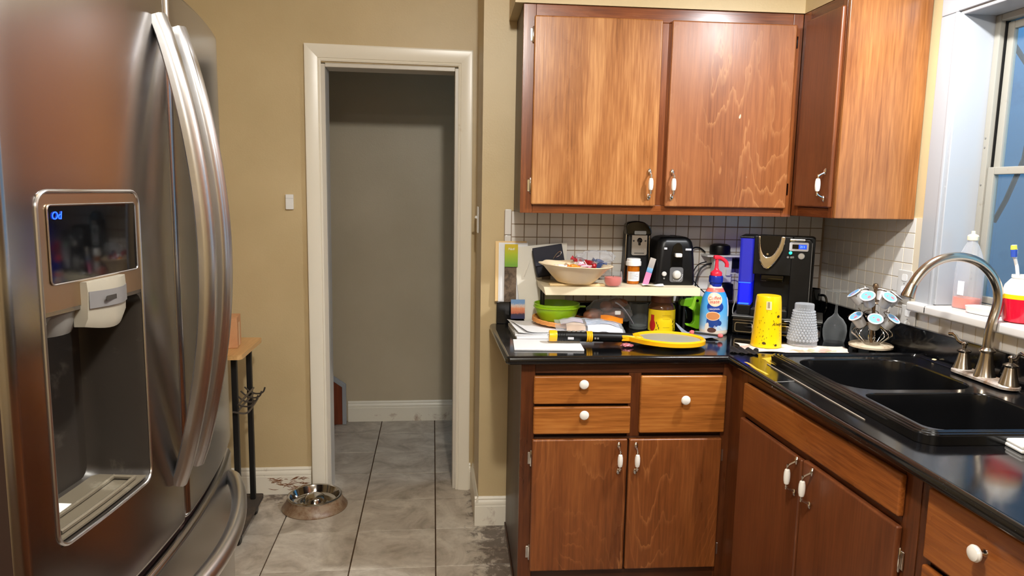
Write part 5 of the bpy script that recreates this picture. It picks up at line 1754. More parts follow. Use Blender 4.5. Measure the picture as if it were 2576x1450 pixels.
# paper piles at the left end
def booklet(label, s, d, z, w_, l_, th, rot, group, name='booklet'):
    t = thingB(name, label, 'booklet' if name == 'booklet' else 'paper', s, d, z, R(rot), group)
    b = new(); rbox(b, (-w_/2, -l_/2, 0), (w_/2, l_/2, th), 0.0006, 1)
    obj('cover', b, M['paper'], t)
    b = new(); rbox(b, (-w_/2+0.0005, -l_/2-0.0004, th*0.35), (w_/2, l_/2, th*0.5), 0, 1); obj('page_edge', b, plain('grey_page_edges', (176, 174, 174), 0.7), t)
    return t
G = 'papers piled on the left end of the counter'
booklet('white booklet at the counter edge under the racket handle', 0.338, 2.512, CT+0.0006, 0.245, 0.165, 0.0060, -3, G)
booklet('thick white booklet at the bottom of the larger paper pile', 0.395, 2.765, CT+0.0006, 0.330, 0.300, 0.0105, 2, G)
booklet('white booklet second from the bottom of the larger pile, turned slightly', 0.385, 2.768, CT+0.0117, 0.300, 0.285, 0.0080, -2, G)
for i, (s, d, z, rot, lab) in enumerate(((0.372, 2.765, CT+0.0203, 5, 'loose white sheet with curled corner on top of the larger paper pile'), (0.33, 2.745, CT+0.0245, 12, 'folded white sheet lying uppermost at the left of the paper pile'))):
    t = thingB('paper_sheet', lab, 'paper', s, d, z, R(rot), G)
    w_, l_ = (0.285, 0.27) if i == 0 else (0.16, 0.22)
    b = flatsheet(14, 10, w_, l_, lambda u, v: 0.0004+0.012*max(0, 0.3-u)**2*8+0.0010*math.sin(7*u+2*v)**2, 0.0006); obj('sheet', b, M['paper'], t, smooth=60)

# woven tray and lime bowl on the papers
wk = thingB('woven_tray', 'round orange-brown woven tray under the lime green bowl', 'tray', 0.432, 2.812, CT+0.0290)
wk.rotation_euler = (R(1.5), R(4), RC)
b = new(); lathe(b, [(0, 0), (0.095, 0.0), (0.111, 0.004), (0.118, 0.016), (0.112, 0.016), (0.094, 0.005), (0, 0.004)], 48); obj('base', b, grime('woven_cane', (206, 140, 74), (150, 92, 44), 0.5, 0.6, 60), wk)
for z in (0.007, 0.012, 0.017):
    b = new(); tube(b, [(0.116*math.cos(2*PI*i/96), 0.116*math.sin(2*PI*i/96), z+0.0008*math.sin(24*2*PI*i/96)) for i in range(96)], 0.0040, 6, closed=True); obj('coil', b, grime('cane_coil', (222, 150, 78), (170, 104, 50), 0.55, 0.6, 50), wk)
gbw = thingB('lime_bowl', 'lime green plastic bowl with lipped rim under the shelf at the left', 'bowl', 0.415, 2.835, CT+0.0385)
M['limeb'] = plain('lime_bowl_plastic', (150, 196, 26), 0.3)
b = new(); lathe(b, [(0.058, 0.0), (0.066, 0.003), (0.080, 0.024), (0.087, 0.046), (0.0885, 0.052), (0.0945, 0.054), (0.0945, 0.058), (0.0900, 0.060), (0.0930, 0.066), (0.0930, 0.0695), (0.0900, 0.070), (0.086, 0.056), (0.078, 0.026), (0.064, 0.007), (0, 0.005)], 56); obj('shell', b, M['limeb'], gbw)
b = new(); slab(b, [rrect(0.090, -0.012, 0.118, 0.012, 0.006, 3)], 0.0535, 0.0575); obj('tab', b, M['limeb'], gbw)
# bread bag
bb_ = thingB('bread_bag', 'clear bag of brown bread rolls behind the zip bag', 'bag', 0.625, 2.822, CT+0.0280)
M['crust'] = grime('brown_crust', (142, 88, 60), (92, 52, 34), 0.50, 0.5, 30)
for x, y, z, rx, ry, rz, a in ((-0.060, 0.0, 0.030, 0.045, 0.034, 0.030, 20), (0.022, 0.010, 0.032, 0.050, 0.034, 0.032, -12), (-0.012, -0.01, 0.070, 0.024, 0.030, 0.022, 30), (0.040, 0.012, 0.080, 0.045, 0.028, 0.020, 10)):
    b = new(); bmesh.ops.create_icosphere(b, subdivisions=3, radius=1.0)
    for v in b.verts:
        k_ = 1+vnoise(v.co, 2.0, 0.10, 5)
        v.co = Vector((v.co.x*rx*k_, v.co.y*ry*k_, v.co.z*rz*k_))
    obj('bread_roll', b, M['crust'], bb_, loc=(x, y, z), rot=(0, 0, R(a)), smooth=60)
b = film_blob(0.092, 0.058, 0.062, 8, 0.12)
b.transform(T(0.0, 0, 0.042)); obj('film', b, M['film'], bb_, smooth=60)
b = new(); grid(b, 10, 3, lambda u, v: (-0.045+0.090*u, -0.066-0.010*math.sin(PI*u), 0.022+0.022*v-0.008*u+0.004*math.sin(5*u)), thick=0.0006); obj('label', b, plain('orange_label', (244, 140, 20), 0.4), bb_)
b = new(); rbox(b, (0.010, -0.074, 0.046), (0.034, -0.070, 0.062), 0.002, 1); obj('tie_tag', b, M['white_plastic'], bb_)
b = new(); grid(b, 12, 5, lambda u, v: (0.018+0.078*u, -0.062+0.035*v+0.02*u, 0.090-0.086*u**1.5+0.004*math.sin(9*v)), thick=0.0008); obj('film_end', b, plain('grey_film_fold', (206, 204, 216), 0.25), bb_)
# zip bag lying on the papers
zg = thingB('zip_bag', 'clear zip bag with pink and blue print lying on the paper pile', 'bag', 0.520, 2.690, CT+0.0300, R(-4))
zg.rotation_euler = (R(8), R(2), RC+R(-4)); zg.location = F(0.520, 2.672, CT+0.0345)
def zbz(u, v):
    e = (1-abs(2*u-1)**4)*(1-abs(2*v-1)**4)
    return 0.004+0.024*e+vnoise((u*3, v*3, 0), 1.4, 0.012, 4)*e+vnoise((u*9, v*7, 0), 1.0, 0.005, 6)
b = flatsheet(26, 18, 0.265, 0.150, zbz, 0); b2 = flatsheet(8, 6, 0.262, 0.148, lambda u, v: 0.002, 0); join(b, b2)
obj('film', b, M['film'], zg, smooth=60)
def zpatch(name, u0, u1, v0, v1, m_, dz=-0.004):
    b = flatsheet(10, 8, 0.265*(u1-u0), 0.150*(v1-v0), lambda u, v: zbz(u0+u*(u1-u0), v0+v*(v1-v0))+dz, 0.0005)
    b.transform(T(0.265*((u0+u1)/2-0.5), 0.150*((v0+v1)/2-0.5), 0)); obj(name, b, m_, zg, smooth=60)
zpatch('printed_insert', 0.08, 0.40, 0.45, 0.92, grime('lilac_print', (206, 192, 204), (226, 120, 150), 0.56, 0.4, 26))
zpatch('printed_insert', 0.45, 0.95, 0.40, 0.92, grime('pale_blue_print', (172, 186, 206), (236, 240, 246), 0.5, 0.4, 26), -0.005)
zpatch('card_insert', 0.15, 0.42, 0.08, 0.42, plain('tan_insert', (206, 176, 146), 0.4), -0.005)
zpatch('paper_insert', 0.45, 0.96, 0.06, 0.34, M['paper'], -0.003)
pb_ = thingB('pen_box', 'narrow grey box with black printing between the lime bowl and zip bag', 'box', 0.520, 2.802, CT+0.046)
b = new(); rbox(b, (-0.045, -0.012, 0), (0.045, 0.012, 0.006), 0.001, 1); obj('box', b, plain('pale_grey_box', (196, 198, 200), 0.4), pb_)
b = new(); rbox(b, (-0.012, -0.0124, 0.0012), (0.030, -0.0121, 0.0048), 0, 1); rbox(b, (-0.012, -0.009, 0.0061), (0.030, 0.009, 0.0064), 0, 1); obj('print', b, M['dark_gray'], pb_)

# bug zapper racket
rk = thingB('bug_zapper_racket', 'yellow electric bug racket with black torch handle at the counter edge', 'racket', 0.640, 2.530, CT+0.0276)
rk.rotation_euler = (0, R(1.2), RC-R(1.0))
b = new()
lathe(b, [(0.0155, 0.0), (0.0185, 0.006), (0.0185, 0.13), (0.0180, 0.14), (0.0170, 0.28), (0.0150, 0.300)], 24, mat=T(-0.288, 0, 0) @ RY(90)); obj('handle', b, M['black'], rk)
b = new(); lathe(b, [(0.014, -0.008), (0.0200, -0.006), (0.0205, 0.004), (0.0205, 0.018), (0.0190, 0.022)], 24, mat=T(-0.288, 0, 0) @ RY(90)); obj('torch_ring', b, plain('racket_yellow', (250, 186, 16), 0.3), rk, label='yellow ring at the torch end')
b = new()
seg = 24
for k_ in range(6):
    a = 2*PI*k_/6
    lathe(b, [(0.0030, 0), (0.0030, 0.002), (0, 0.0025)], 8, mat=T(-0.2965, 0.009*math.cos(a), 0.009*math.sin(a)) @ RY(-90))
lathe(b, [(0.014, 0), (0, 0.0005)], 20, caps=(False, False), mat=T(-0.2962, 0, 0) @ RY(-90))
obj('torch_lens', b, M['white_plastic'], rk, kind='stuff')
M['yl'] = plain('racket_yellow_frame', (250, 184, 14), 0.3)
for x0 in (-0.158,):
    for q in range(3):
        b = new(); lathe(b, [(0.0195, 0), (0.0208, 0.0015), (0.0208, 0.005), (0.0195, 0.0065)], 24, mat=T(x0+0.0075*q, 0, 0) @ RY(90)); obj('ring', b, M['yl'], rk)
for q in range(5):
    b = new(); lathe(b, [(0.0188, 0), (0.0196, 0.001), (0.0188, 0.002)], 20, mat=T(-0.262+0.006*q, 0, 0) @ RY(90)); obj('grip_rib', b, M['black'], rk)
for q in range(4):
    b = new(); rbox(b, (-0.228+0.017*q, -0.007, 0.0165), (-0.216+0.017*q, 0.007, 0.0195), 0.0015, 1); obj('grip_pad', b, M['gray'], rk)
b = new(); rbox(b, (-0.228, -0.0198, -0.009), (-0.206, -0.0155, 0.000), 0.001, 1); obj('switch', b, plain('pale_switch', (196, 196, 200), 0.4), rk)
b = new(); rbox(b, (-0.131, -0.0186, -0.006), (-0.124, -0.0165, 0.001), 0.0006, 1); obj('mark', b, M['gray'], rk)
b = new(); rbox(b, (-0.121, -0.0186, -0.006), (-0.114, -0.0165, 0.001), 0.0006, 1); obj('mark', b, M['gray'], rk)
hcx = 0.146
def headpt(a, rx, ry):
    # egg: fuller towards the tip, pulled to the neck
    x = hcx+rx*math.cos(a)
    y = ry*math.sin(a)*(1-0.16*max(0, -math.cos(a))**2)
    return x, y
b = new()
n = 72
rings = []
for k_ in range(n):
    a = 2*PI*k_/n
    xo, yo = headpt(a, 0.136, 0.112); xi, yi = headpt(a, 0.119, 0.095)
    rings.append([(xo, yo, -0.010), (xo, yo, 0.004), (xo*0.6+xi*0.4, yo*0.6+yi*0.4, 0.009), (xi, yi, 0.004), (xi, yi, -0.010)])
t_ = bmesh.new()
V = [[t_.verts.new(p) for p in r] for r in rings]
for i in range(n):
    for j in range(5):
        t_.faces.new((V[i][j], V[i][(j+1) % 5], V[(i+1) % n][(j+1) % 5], V[(i+1) % n][j]))
bmesh.ops.recalc_face_normals(t_, faces=t_.faces[:])
join(b, t_)
prism(b, [(-0.030, -0.011), (0.050, -0.011), (0.050, 0.006), (-0.010, 0.011), (-0.030, 0.011)], 0.034, mat=T(0, -0.017, 0), bev=0.003)
slab(b, [[(-0.004, -0.016), (0.040, -0.070), (0.058, -0.082), (0.050, -0.055), (0.042, 0.0), (0.050, 0.055), (0.058, 0.082), (0.040, 0.070), (-0.004, 0.016)]], -0.0095, 0.0055)
obj('head_frame', b, M['yl'], rk, smooth=50)
M['mesh'] = NT('zapper_mesh'); _t = M['mesh']
_w = _t.n('ShaderNodeTexWave'); _w.inputs['Scale'].default_value = 95; _w.bands_direction = 'X'; _t.l(_t.coords((1, 1, 1), rand=False), _w.inputs['Vector'])
_w2 = _t.n('ShaderNodeTexWave'); _w2.inputs['Scale'].default_value = 95; _w2.bands_direction = 'Y'; _t.l(_t.coords((1, 1, 1), rand=False), _w2.inputs['Vector'])
_t.set(Base_Color=_t.ramp(_t.math('MAXIMUM', _w.outputs['Fac'], _w2.outputs['Fac']), [(0.3, (120, 118, 104)), (0.8, (206, 204, 190))]), Roughness=0.45, Metallic=0.4); M['mesh'] = _t.m
b = new()
slab(b, [[headpt(2*PI*k_/48, 0.1205, 0.0965) for k_ in range(48)]], -0.0005, 0.0010)
obj('mesh', b, M['mesh'], rk)

# bits lying around the jar and racket
gc = thingB('grey_cloth', 'folded blue-grey cloth lying between coffee jar and glue gun', 'cloth', 0.950, 2.690, CT+0.0006)
def gz(u, v):
    return 0.003+0.040*max(0, 0.35-u)**1.2*v*3.2+0.0035*math.sin(6*u+4*v)**2
b = flatsheet(18, 12, 0.135, 0.120, gz, 0.002); obj('cloth', b, plain('blue_grey_cloth', (150, 156, 170), 0.8), gc, smooth=60)
pn = thingB('pen', 'dark pen with pink ends lying on the grey cloth before the creamer', 'pen', 0.975, 2.655, CT+0.0165, R(-38))
b = new(); lathe(b, [(0.0035, -0.05), (0.0045, -0.048), (0.0045, 0.048), (0.0035, 0.05)], 12, mat=RY(90)); obj('barrel', b, M['dark_gray'], pn)
for sg in (1, -1):
    b = new(); lathe(b, [(0.005, 0), (0.0085, 0.004), (0.0090, 0.012), (0.005, 0.018), (0, 0.019)], 14, mat=T(sg*0.047, 0, 0) @ RY(90*sg)); obj('end', b, plain('coral_rubber', (236, 110, 110), 0.5), pn)
cw = thingB('sweet_wrapper', 'crumpled pink sweet wrapper on the counter below the racket neck', 'wrapper', 0.625, 2.492, CT+0.0006)
b = film_blob(0.022, 0.012, 0.008, 21, 0.35); b.transform(T(0, 0, 0.006)); obj('foil', b, plain('pink_foil', (190, 110, 120), 0.25, 0.3), cw, smooth=60)

# ================================================================== coffee corner
pd = thingB('pod_storage_tray', 'low black coffee pod tray with glossy front under the coffee maker', 'tray', 1.250, 2.652, CT+0.0006, R(-28))
b = new(); rbox(b, (-0.163, 0.012, 0.006), (0.163, 0.238, 0.076), 0.004, 2); obj('case', b, M['black'], pd)
b = new(); rbox(b, (-0.167, 0.0, 0.072), (0.167, 0.242, 0.0790), 0.003, 2); obj('top', b, plain('grey_speckled_top', (70, 68, 64), 0.35), pd)
b = new(); rbox(b, (-0.162, 0.000, 0.008), (0.162, 0.0115, 0.0715), 0.003, 2); dfr = obj('drawer_front', b, M['black_gloss'], pd)
for x in (-0.119, -0.040, 0.040, 0.119):
    b = new(); slab(b, [rrect(x-0.034, 0.014, x+0.034, 0.052, 0.008, 4), rrect(x-0.031, 0.017, x+0.031, 0.049, 0.006, 4)], 0, 0.0012); b.transform(T(0, -0.0002, 0) @ RX(90)); obj('window_trim', b, M['chrome'], dfr)
b = new(); rbox(b, (-0.162, -0.0018, 0.0595), (0.162, -0.0002, 0.0620), 0.0005, 1); obj('trim_strip', b, M['chrome'], dfr)
for x in (-0.145, 0.145):
    for y in (0.03, 0.21):
        b = new(); lathe(b, [(0.010, 0), (0.010, 0.006)], 12, mat=T(x, y, 0)); obj('foot', b, M['black'], pd)

km = thingB('coffee_maker', 'black pod coffee maker with blue-lit water tank and chrome front', 'coffee maker', 1.272, 2.668, CT+0.0800, R(-28))
KZ = CT+0.08
def kz(z): return z-KZ
b = new()
# main column with brewing head, as seen from the front; the cup bay is left open
prism(b, [(-0.112, 0), (0.108, 0), (0.108, 0.306), (0.098, 0.312), (-0.108, 0.312), (-0.112, 0.306)], 0.135, mat=T(0, 0.085, 0), bev=0.006)
prism(b, [(-0.112, 0.165), (0.030, 0.165), (0.030, 0.3165), (-0.112, 0.3165)], 0.085, mat=T(0, 0.004, 0), bev=0.004)
prism(b, [(0.026, 0.0), (0.098, 0.0), (0.098, 0.300), (0.090, 0.308), (0.026, 0.308)], 0.09, mat=T(0, 0, 0), bev=0.004)
obj('body', b, M['black'], km)
b = new(); rbox(b, (-0.112, -0.012, 0.0), (0.026, 0.086, 0.030), 0.005, 2); obj('drip_base', b, M['black'], km)
b = new(); rbox(b, (-0.106, -0.008, 0.0302), (0.020, 0.080, 0.0325), 0.001, 1); obj('drip_plate', b, M['chrome'], km)
for k_ in range(7):
    pass
b = new(); rbox(b, (-0.085, 0.030, 0.135), (0.004, 0.070, 0.1648), 0.006, 2); obj('spout_block', b, M['black_gloss'], km)
# chrome horseshoe on the brewing head: crop frame -> local
def kp(x, y):
    u = 1860+x/9.0625; v = 540+y/9.0625
    return ((u-1937)*0.001478-0.0555, (594-v)*0.001478+0.3165)
outer_k = [kp(*p) for p in ((428, 478), (440, 700), (462, 880), (486, 1060), (540, 1170), (610, 1270), (700, 1275), (790, 1200), (880, 1090), (960, 960), (1015, 820), (1045, 660), (1062, 478))]
inner_k = [kp(*p) for p in ((950, 478), (925, 620), (880, 760), (810, 900), (740, 965), (655, 985), (590, 930), (540, 830), (510, 700), (496, 560), (512, 478))]
b = new()
prism(b, outer_k+[inner_k[0]]+inner_k[1:], 0.018, mat=T(0, -0.014, 0), bev=0.0075)
obj('horseshoe_trim', b, M['chrome'], km)
b = new(); prism(b, inner_k, 0.010, mat=T(0, -0.007, 0)); obj('head_panel', b, M['black_gloss'], km)
b = new(); lathe(b, [(0.004, 0), (0.004, 0.001), (0, 0.0012)], 12, mat=T(*[kp(670, 915)[0], -0.0072, kp(670, 915)[1]]) @ RX(90)); obj('emblem', b, M['chrome'], km)
b = new(); rbox(b, (kp(1140, 0)[0], -0.006, kp(0, 590)[1]), (kp(1500, 0)[0], 0.010, kp(0, 525)[1]), 0.004, 2); obj('top_strip', b, M['chrome'], km)
b = new(); slab(b, [rrect(kp(1145, 0)[0], kp(0, 815)[1], kp(1565, 0)[0], kp(0, 610)[1], 0.005, 4)], 0, 0.005); b.transform(T(0, 0.0003, 0) @ RX(90)); obj('display_bezel', b, plain('satin_bezel', (200, 200, 204), 0.25, 0.3), km)
b = new(); rbox(b, (kp(1210, 0)[0], -0.0055, kp(0, 765)[1]), (kp(1525, 0)[0], -0.0045, kp(0, 660)[1]), 0.0003, 1); obj('display', b, M['black_gloss'], km)
b = new(); rbox(b, (kp(1350, 0)[0], -0.0062, kp(0, 762)[1]), (kp(1522, 0)[0], -0.0056, kp(0, 663)[1]), 0, 1); obj('display_backlight', b, emit('display_blue', (10, 60, 230), 1.6), km)
b = stand(text_bm('211', 0.0125, 0.0003)); b.transform(T(kp(1436, 0)[0], -0.0066, kp(0, 712)[1])); obj('display_digits', b, emit('display_digits', (150, 190, 255), 1.2), km, smooth=0)
b = new(); lathe(b, [(0.0060, 0), (0.0060, 0.002), (0.004, 0.003), (0, 0.0032)], 20, mat=T(kp(1178, 0)[0], 0.0002, kp(0, 865)[1]) @ RX(90)); obj('power_button', b, emit('green_button', (40, 235, 190), 1.8), km)
b = new(); lathe(b, [(0.0120, 0), (0.0120, 0.005), (0.010, 0.007), (0, 0.0075)], 24, mat=T(kp(1420, 0)[0], 0.0002, kp(0, 932)[1]) @ RX(90)); obj('dial', b, plain('satin_dial', (196, 194, 190), 0.3, 0.4), km)
for x, y in ((1126, 970), (1200, 970), (1240, 965)):
    b = new(); lathe(b, [(0.0042, 0), (0.0042, 0.0015), (0, 0.002)], 14, mat=T(kp(x, 0)[0], 0.0002, kp(0, y)[1]) @ RX(90)); obj('button', b, M['gray'], km)
b = new(); tube(b, [(0.0985, 0.002, 0.015), (0.0985, 0.002, 0.296)], 0.0013, 6); obj('seam_line', b, M['gray'], km)
# tank
M['tank'] = NT('blue_lit_tank'); _t = M['tank']
_t.set(Base_Color=lin((40, 44, 150)), Roughness=0.1); _t.b.inputs['Transmission Weight'].default_value = 0.2
_t.b.inputs['Emission Color'].default_value = lin((46, 46, 180)); _t.b.inputs['Emission Strength'].default_value = 0.45; M['tank'] = _t.m
M['tank_water'] = emit('lit_water', (10, 20, 200), 0.5)
b = new(); loft(b, [[(x, y, z) for x, y in rrect(-0.166, 0.010, -0.1135, 0.195, 0.012, 4)] for z in (0.130, 0.304)], cap0=True, cap1=True); obj('water_tank', b, M['tank'], km)
b = new(); loft(b, [[(x, y, z) for x, y in rrect(-0.166, 0.010, -0.1135, 0.195, 0.012, 4)] for z in (0.040, 0.1295)], cap0=True, cap1=True); obj('tank_water', b, M['tank_water'], km)
b = new(); rbox(b, (-0.160, 0.0085, 0.0410), (-0.120, 0.0098, 0.0475), 0.0004, 1); rbox(b, (-0.163, 0.0085, 0.1265), (-0.117, 0.0098, 0.1300), 0.0004, 1); obj('tank_glow', b, emit('bright_blue_glow', (30, 80, 255), 2.5), km)
b = new(); rbox(b, (-0.168, 0.008, 0.3045), (-0.1125, 0.197, 0.3130), 0.004, 2); obj('tank_lid', b, M['black'], km)
b = new(); rbox(b, (-0.166, 0.010, 0.0), (-0.1125, 0.195, 0.0395), 0.004, 2); obj('tank_base', b, M['black'], km)
mg = thingB('black_mug', 'black mug with round handle in the corner right of the coffee maker', 'mug', 1.515, 2.903, CT+0.0006)
b = new(); lathe(b, [(0.031, 0), (0.035, 0.004), (0.037, 0.165), (0.0345, 0.165), (0.032, 0.010), (0, 0.008)], 32); obj('cup', b, M['black_gloss'], mg)
b = new(); tube(b, smooth_path([(0.024, -0.026, 0.140), (0.040, -0.046, 0.142), (0.046, -0.052, 0.100), (0.040, -0.046, 0.060), (0.022, -0.026, 0.050)], 2), 0.005, 8); obj('handle', b, M['black_gloss'], mg)

# paper cloth under the drying cups
cl = thing('dish_cloth', 'cream cloth with red and green print spread under the drying cups', 'cloth', (1.30, 2.415, CT+0.0006), R(-10))
def cz(u, v):
    return 0.0008+0.0040*max(0, math.sin(5*u+2*v))**4*(abs(v-0.5)*2)**2+0.006*max(0, u-0.86)*abs(math.sin(7*v))
M['cloth'] = NT('printed_cloth'); _t = M['cloth']
_v = _t.coords((1, 1, 1), rand=False)
_a = _t.ramp(_t.noise(_v, 14, 2), [(0.56, (0, 0, 0)), (0.60, (255, 255, 255))])
_b = _t.ramp(_t.noise(_t.coords((1.3, 1, 1.7), rand=False), 19, 2), [(0.56, (0, 0, 0)), (0.60, (255, 255, 255))])
_c1 = _t.mix(_t.math('MULTIPLY', _a, 0.55), lin((232, 214, 198)), lin((206, 110, 90)))
_t.set(Base_Color=_t.mix(_t.math('MULTIPLY', _b, 0.5), _c1, lin((120, 156, 96))), Roughness=0.85); M['cloth'] = _t.m
b = flatsheet(36, 18, 0.385, 0.150, cz, 0.0012)
for v in b.verts:
    v.co.y += 0.012*math.sin(v.co.x*22+1)*(v.co.y/0.075); v.co.x += 0.010*math.sin(v.co.y*40)
obj('cloth', b, M['cloth'], cl, smooth=60)
rg = thing('black_rag', 'crinkled black rag edge at the inner counter corner', 'rag', (1.095, 2.372, CT+0.0006), R(-25))
b = flatsheet(24, 10, 0.095, 0.060, lambda u, v: 0.002+0.013*abs(math.sin(11*u+4*v))*(0.4+v*0.6), 0.0015)
obj('rag', b, plain('black_crinkled_cloth', (22, 20, 20), 0.6), rg, smooth=60)

# yellow cup, upside down
yc_ = thingB('plastic_cup', 'tall yellow printed plastic cup standing upside down on the cloth', 'cup', 1.148, 2.505, CT+0.0044)
ytab = [(0.0545, 0.0), (0.0540, 0.006), (0.0455, 0.158), (0.0440, 0.176)]
yR = interp(ytab)
b = new(); lathe(b, [(0.0545, 0.0), (0.0550, 0.003), (0.0540, 0.008), (0.0455, 0.160), (0.0450, 0.166), (0.0430, 0.184), (0.0415, 0.187), (0.0, 0.1875)], 44)
M['ycup'] = plain('yellow_cup_plastic', (250, 204, 8), 0.25)
obj('cup', b, M['ycup'], yc_)
M['ink'] = plain('dark_brown_ink', (62, 44, 10), 0.4)
b = new()
for x, z, r_ in ((0.020, 0.116, 0.0065), (-0.030, 0.018, 0.0065), (0.012, 0.012, 0.0055)):
    disc_art(b, x, z, r_, r_*0.75, n=14, rings=2)
for k_ in range(46):
    x = rnd.uniform(-0.058, 0.058); z = rnd.uniform(0.006, 0.150)
    disc_art(b, x, z, 0.0009, 0.0028, n=6, rings=1)
wrap(b, yR, 0.0011); obj('print', b, M['ink'], yc_, kind='stuff')
b = new(); quad_art(b, -0.026, 0.140, -0.008, 0.170, 0, 4, 3); wrap(b, yR, 0.0012); obj('sticker', b, plain('price_sticker', (226, 206, 150), 0.5), yc_)
b = new(); quad_art(b, -0.022, 0.146, -0.014, 0.168, 0, 4, 3); wrap(b, yR, 0.0016); obj('sticker_print', b, plain('sticker_grey', (150, 132, 100), 0.5), yc_)
b = stand(text_bm('Always', 0.016, 0.0002, shear=0.4)); b.transform(T(0.018, 0, 0.088)); wrap(b, yR, 0.0010); obj('lettering', b, M['ink'], yc_, smooth=0)

# hobnail glass, upside down
hg = thingB('hobnail_glass', 'clear hobnail tumbler standing upside down beside the yellow cup', 'glass', 1.296, 2.525, CT+0.0060)
htab = [(0.0530, 0.0), (0.0525, 0.010), (0.0360, 0.132), (0.0345, 0.152)]
hR = interp(htab)
M['hob'] = clear('pressed_glass', (240, 242, 246), 0.18, 0.05, (240, 242, 244))
b = new(); lathe(b, [(0.0530, 0.0), (0.0525, 0.010), (0.0370, 0.128), (0.0345, 0.132), (0.0345, 0.150), (0.0325, 0.153), (0.0, 0.1535)], 40, caps=(False, False)); obj('glass', b, M['hob'], hg)
b = new()
bead = bmesh.new(); bmesh.ops.create_icosphere(bead, subdivisions=1, radius=1.0)
bme = bpy.data.meshes.new('bead'); bead.to_mesh(bme); bead.free()
for j in range(12):
    z = 0.020+0.0095*j
    n_ = 26
    for i in range(n_):
        a = 2*PI*(i+0.5*(j % 2))/n_
        r = hR(z)
        q = bmesh.new(); q.from_mesh(bme)
        s_ = 0.0046*r/0.045
        q.transform(T(r*math.cos(a), r*math.sin(a), z) @ Matrix.Scale(s_*1.05, 4))
        join(b, q)
bpy.data.meshes.remove(bme)
obj('hobnails', b, M['hob'], hg, kind='stuff', smooth=60)

# stemmed glasses, upside down
M['stemware'] = glassy('stemware_glass', (247, 249, 249), 0.6, 0.03, 0.05)
def wine(label, s, d, k=1.0):
    t = thingB('wine_glass', label, 'glass', s, d, CT+0.0006)
    b = new()
    lathe(b, [(0.036*k, 0.0), (0.0415*k, 0.022*k), (0.0435*k, 0.045*k), (0.0400*k, 0.068*k), (0.0270*k, 0.090*k), (0.0120*k, 0.102*k), (0.0060*k, 0.112*k)], 36, caps=(False, False)); obj('bowl', b, M['stemware'], t)
    b = new(); lathe(b, [(0.0060*k, 0.112*k), (0.0042*k, 0.135*k), (0.0040*k, 0.165*k), (0.0062*k, 0.188*k)], 20, caps=(False, False)); obj('stem', b, M['stemware'], t)
    b = new(); lathe(b, [(0.0062*k, 0.188*k), (0.020*k, 0.194*k), (0.040*k, 0.197*k), (0.0412*k, 0.1985*k), (0.038*k, 0.1990*k), (0.0, 0.1990*k)], 36, caps=(False, False)); obj('foot', b, M['stemware'], t)
    return t
wine('clear wine glass standing upside down left of the pod carousel', 1.456, 2.590, 1.0)
gm = thingB('glass_mug', 'round clear glass mug behind the lower tier of the pod carousel', 'glass', 1.532, 2.545, CT+0.0006)
b = new(); lathe(b, [(0.026, 0), (0.032, 0.004), (0.037, 0.030), (0.036, 0.060), (0.033, 0.080)], 32, caps=(True, False)); obj('cup', b, M['glass'], gm)

# pod carousel
cx_, cy_ = 1.570, 2.372
pc_ = thing('pod_carousel', 'brown wire pod carousel on a round base at the far end of the sink', 'carousel', (cx_, cy_, CT+0.0006))
M['bronze'] = plain('worn_bronze_wire', (150, 126, 100), 0.28, 0.9)
b = new(); lathe(b, [(0.066, 0.018), (0.073, 0.020), (0.074, 0.027), (0.068, 0.031), (0.05, 0.033), (0.0, 0.034)], 48); 
obj('base', b, grime('limed_base', (206, 190, 164), (128, 96, 62), 0.48, 0.4, 26), pc_, label='round base plate streaked with lime and rust')
for k_ in range(3):
    a = R(30+120*k_)
    b = new(); lathe(b, [(0.010, 0), (0.010, 0.0178)], 12, mat=T(0.048*math.cos(a), 0.048*math.sin(a), 0)); obj('foot', b, M['black'], pc_)
b = new(); lathe(b, [(0.0055, 0.034), (0.0055, 0.228), (0.008, 0.230), (0.0105, 0.238), (0.008, 0.247), (0.0, 0.250)], 16); obj('pole', b, M['bronze'], pc_)
b = new()
for z in (0.102, 0.180):
    lathe(b, [(0.012, z-0.003), (0.026, z-0.003), (0.028, z), (0.026, z+0.003), (0.012, z+0.003)], 24)
obj('hub', b, M['bronze'], pc_)
EL = R(52)
tiers = ((0.208, -53, range(6)), (0.130, -27, (0, 1, 5)))
def ring_pts(az, zc, rho, rad):
    c = Vector((math.sin(az)*rho, -math.cos(az)*rho, zc))
    nrm = Vector((math.sin(az)*math.cos(EL), -math.cos(az)*math.cos(EL), math.sin(EL)))
    t1 = Vector((math.cos(az), math.sin(az), 0)); t2 = nrm.cross(t1)
    return [c+t1*(rad*math.cos(2*PI*i/20))+t2*(rad*math.sin(2*PI*i/20)) for i in range(20)], c, nrm
for zc, a0, _ in tiers:
    for k_ in range(6):
        az = R(a0+60*k_)
        b = new()
        rp, c, nrm = ring_pts(az, zc, 0.068, 0.0245)
        tube(b, rp, 0.0013, 6, closed=True)
        inn = Vector((math.sin(az)*0.024, -math.cos(az)*0.024, zc-0.022))
        for q in (0, 10):
            tube(b, [rp[q], (Vector(rp[q])+c)/2-nrm*0.026, inn], 0.0013, 6)
        tube(b, [rp[5] if rp[5].z > c.z else rp[15], (rp[5] if rp[5].z > c.z else rp[15])+nrm*0.010], 0.0011, 6)
        obj('pod_holder', b, M['bronze'], pc_)
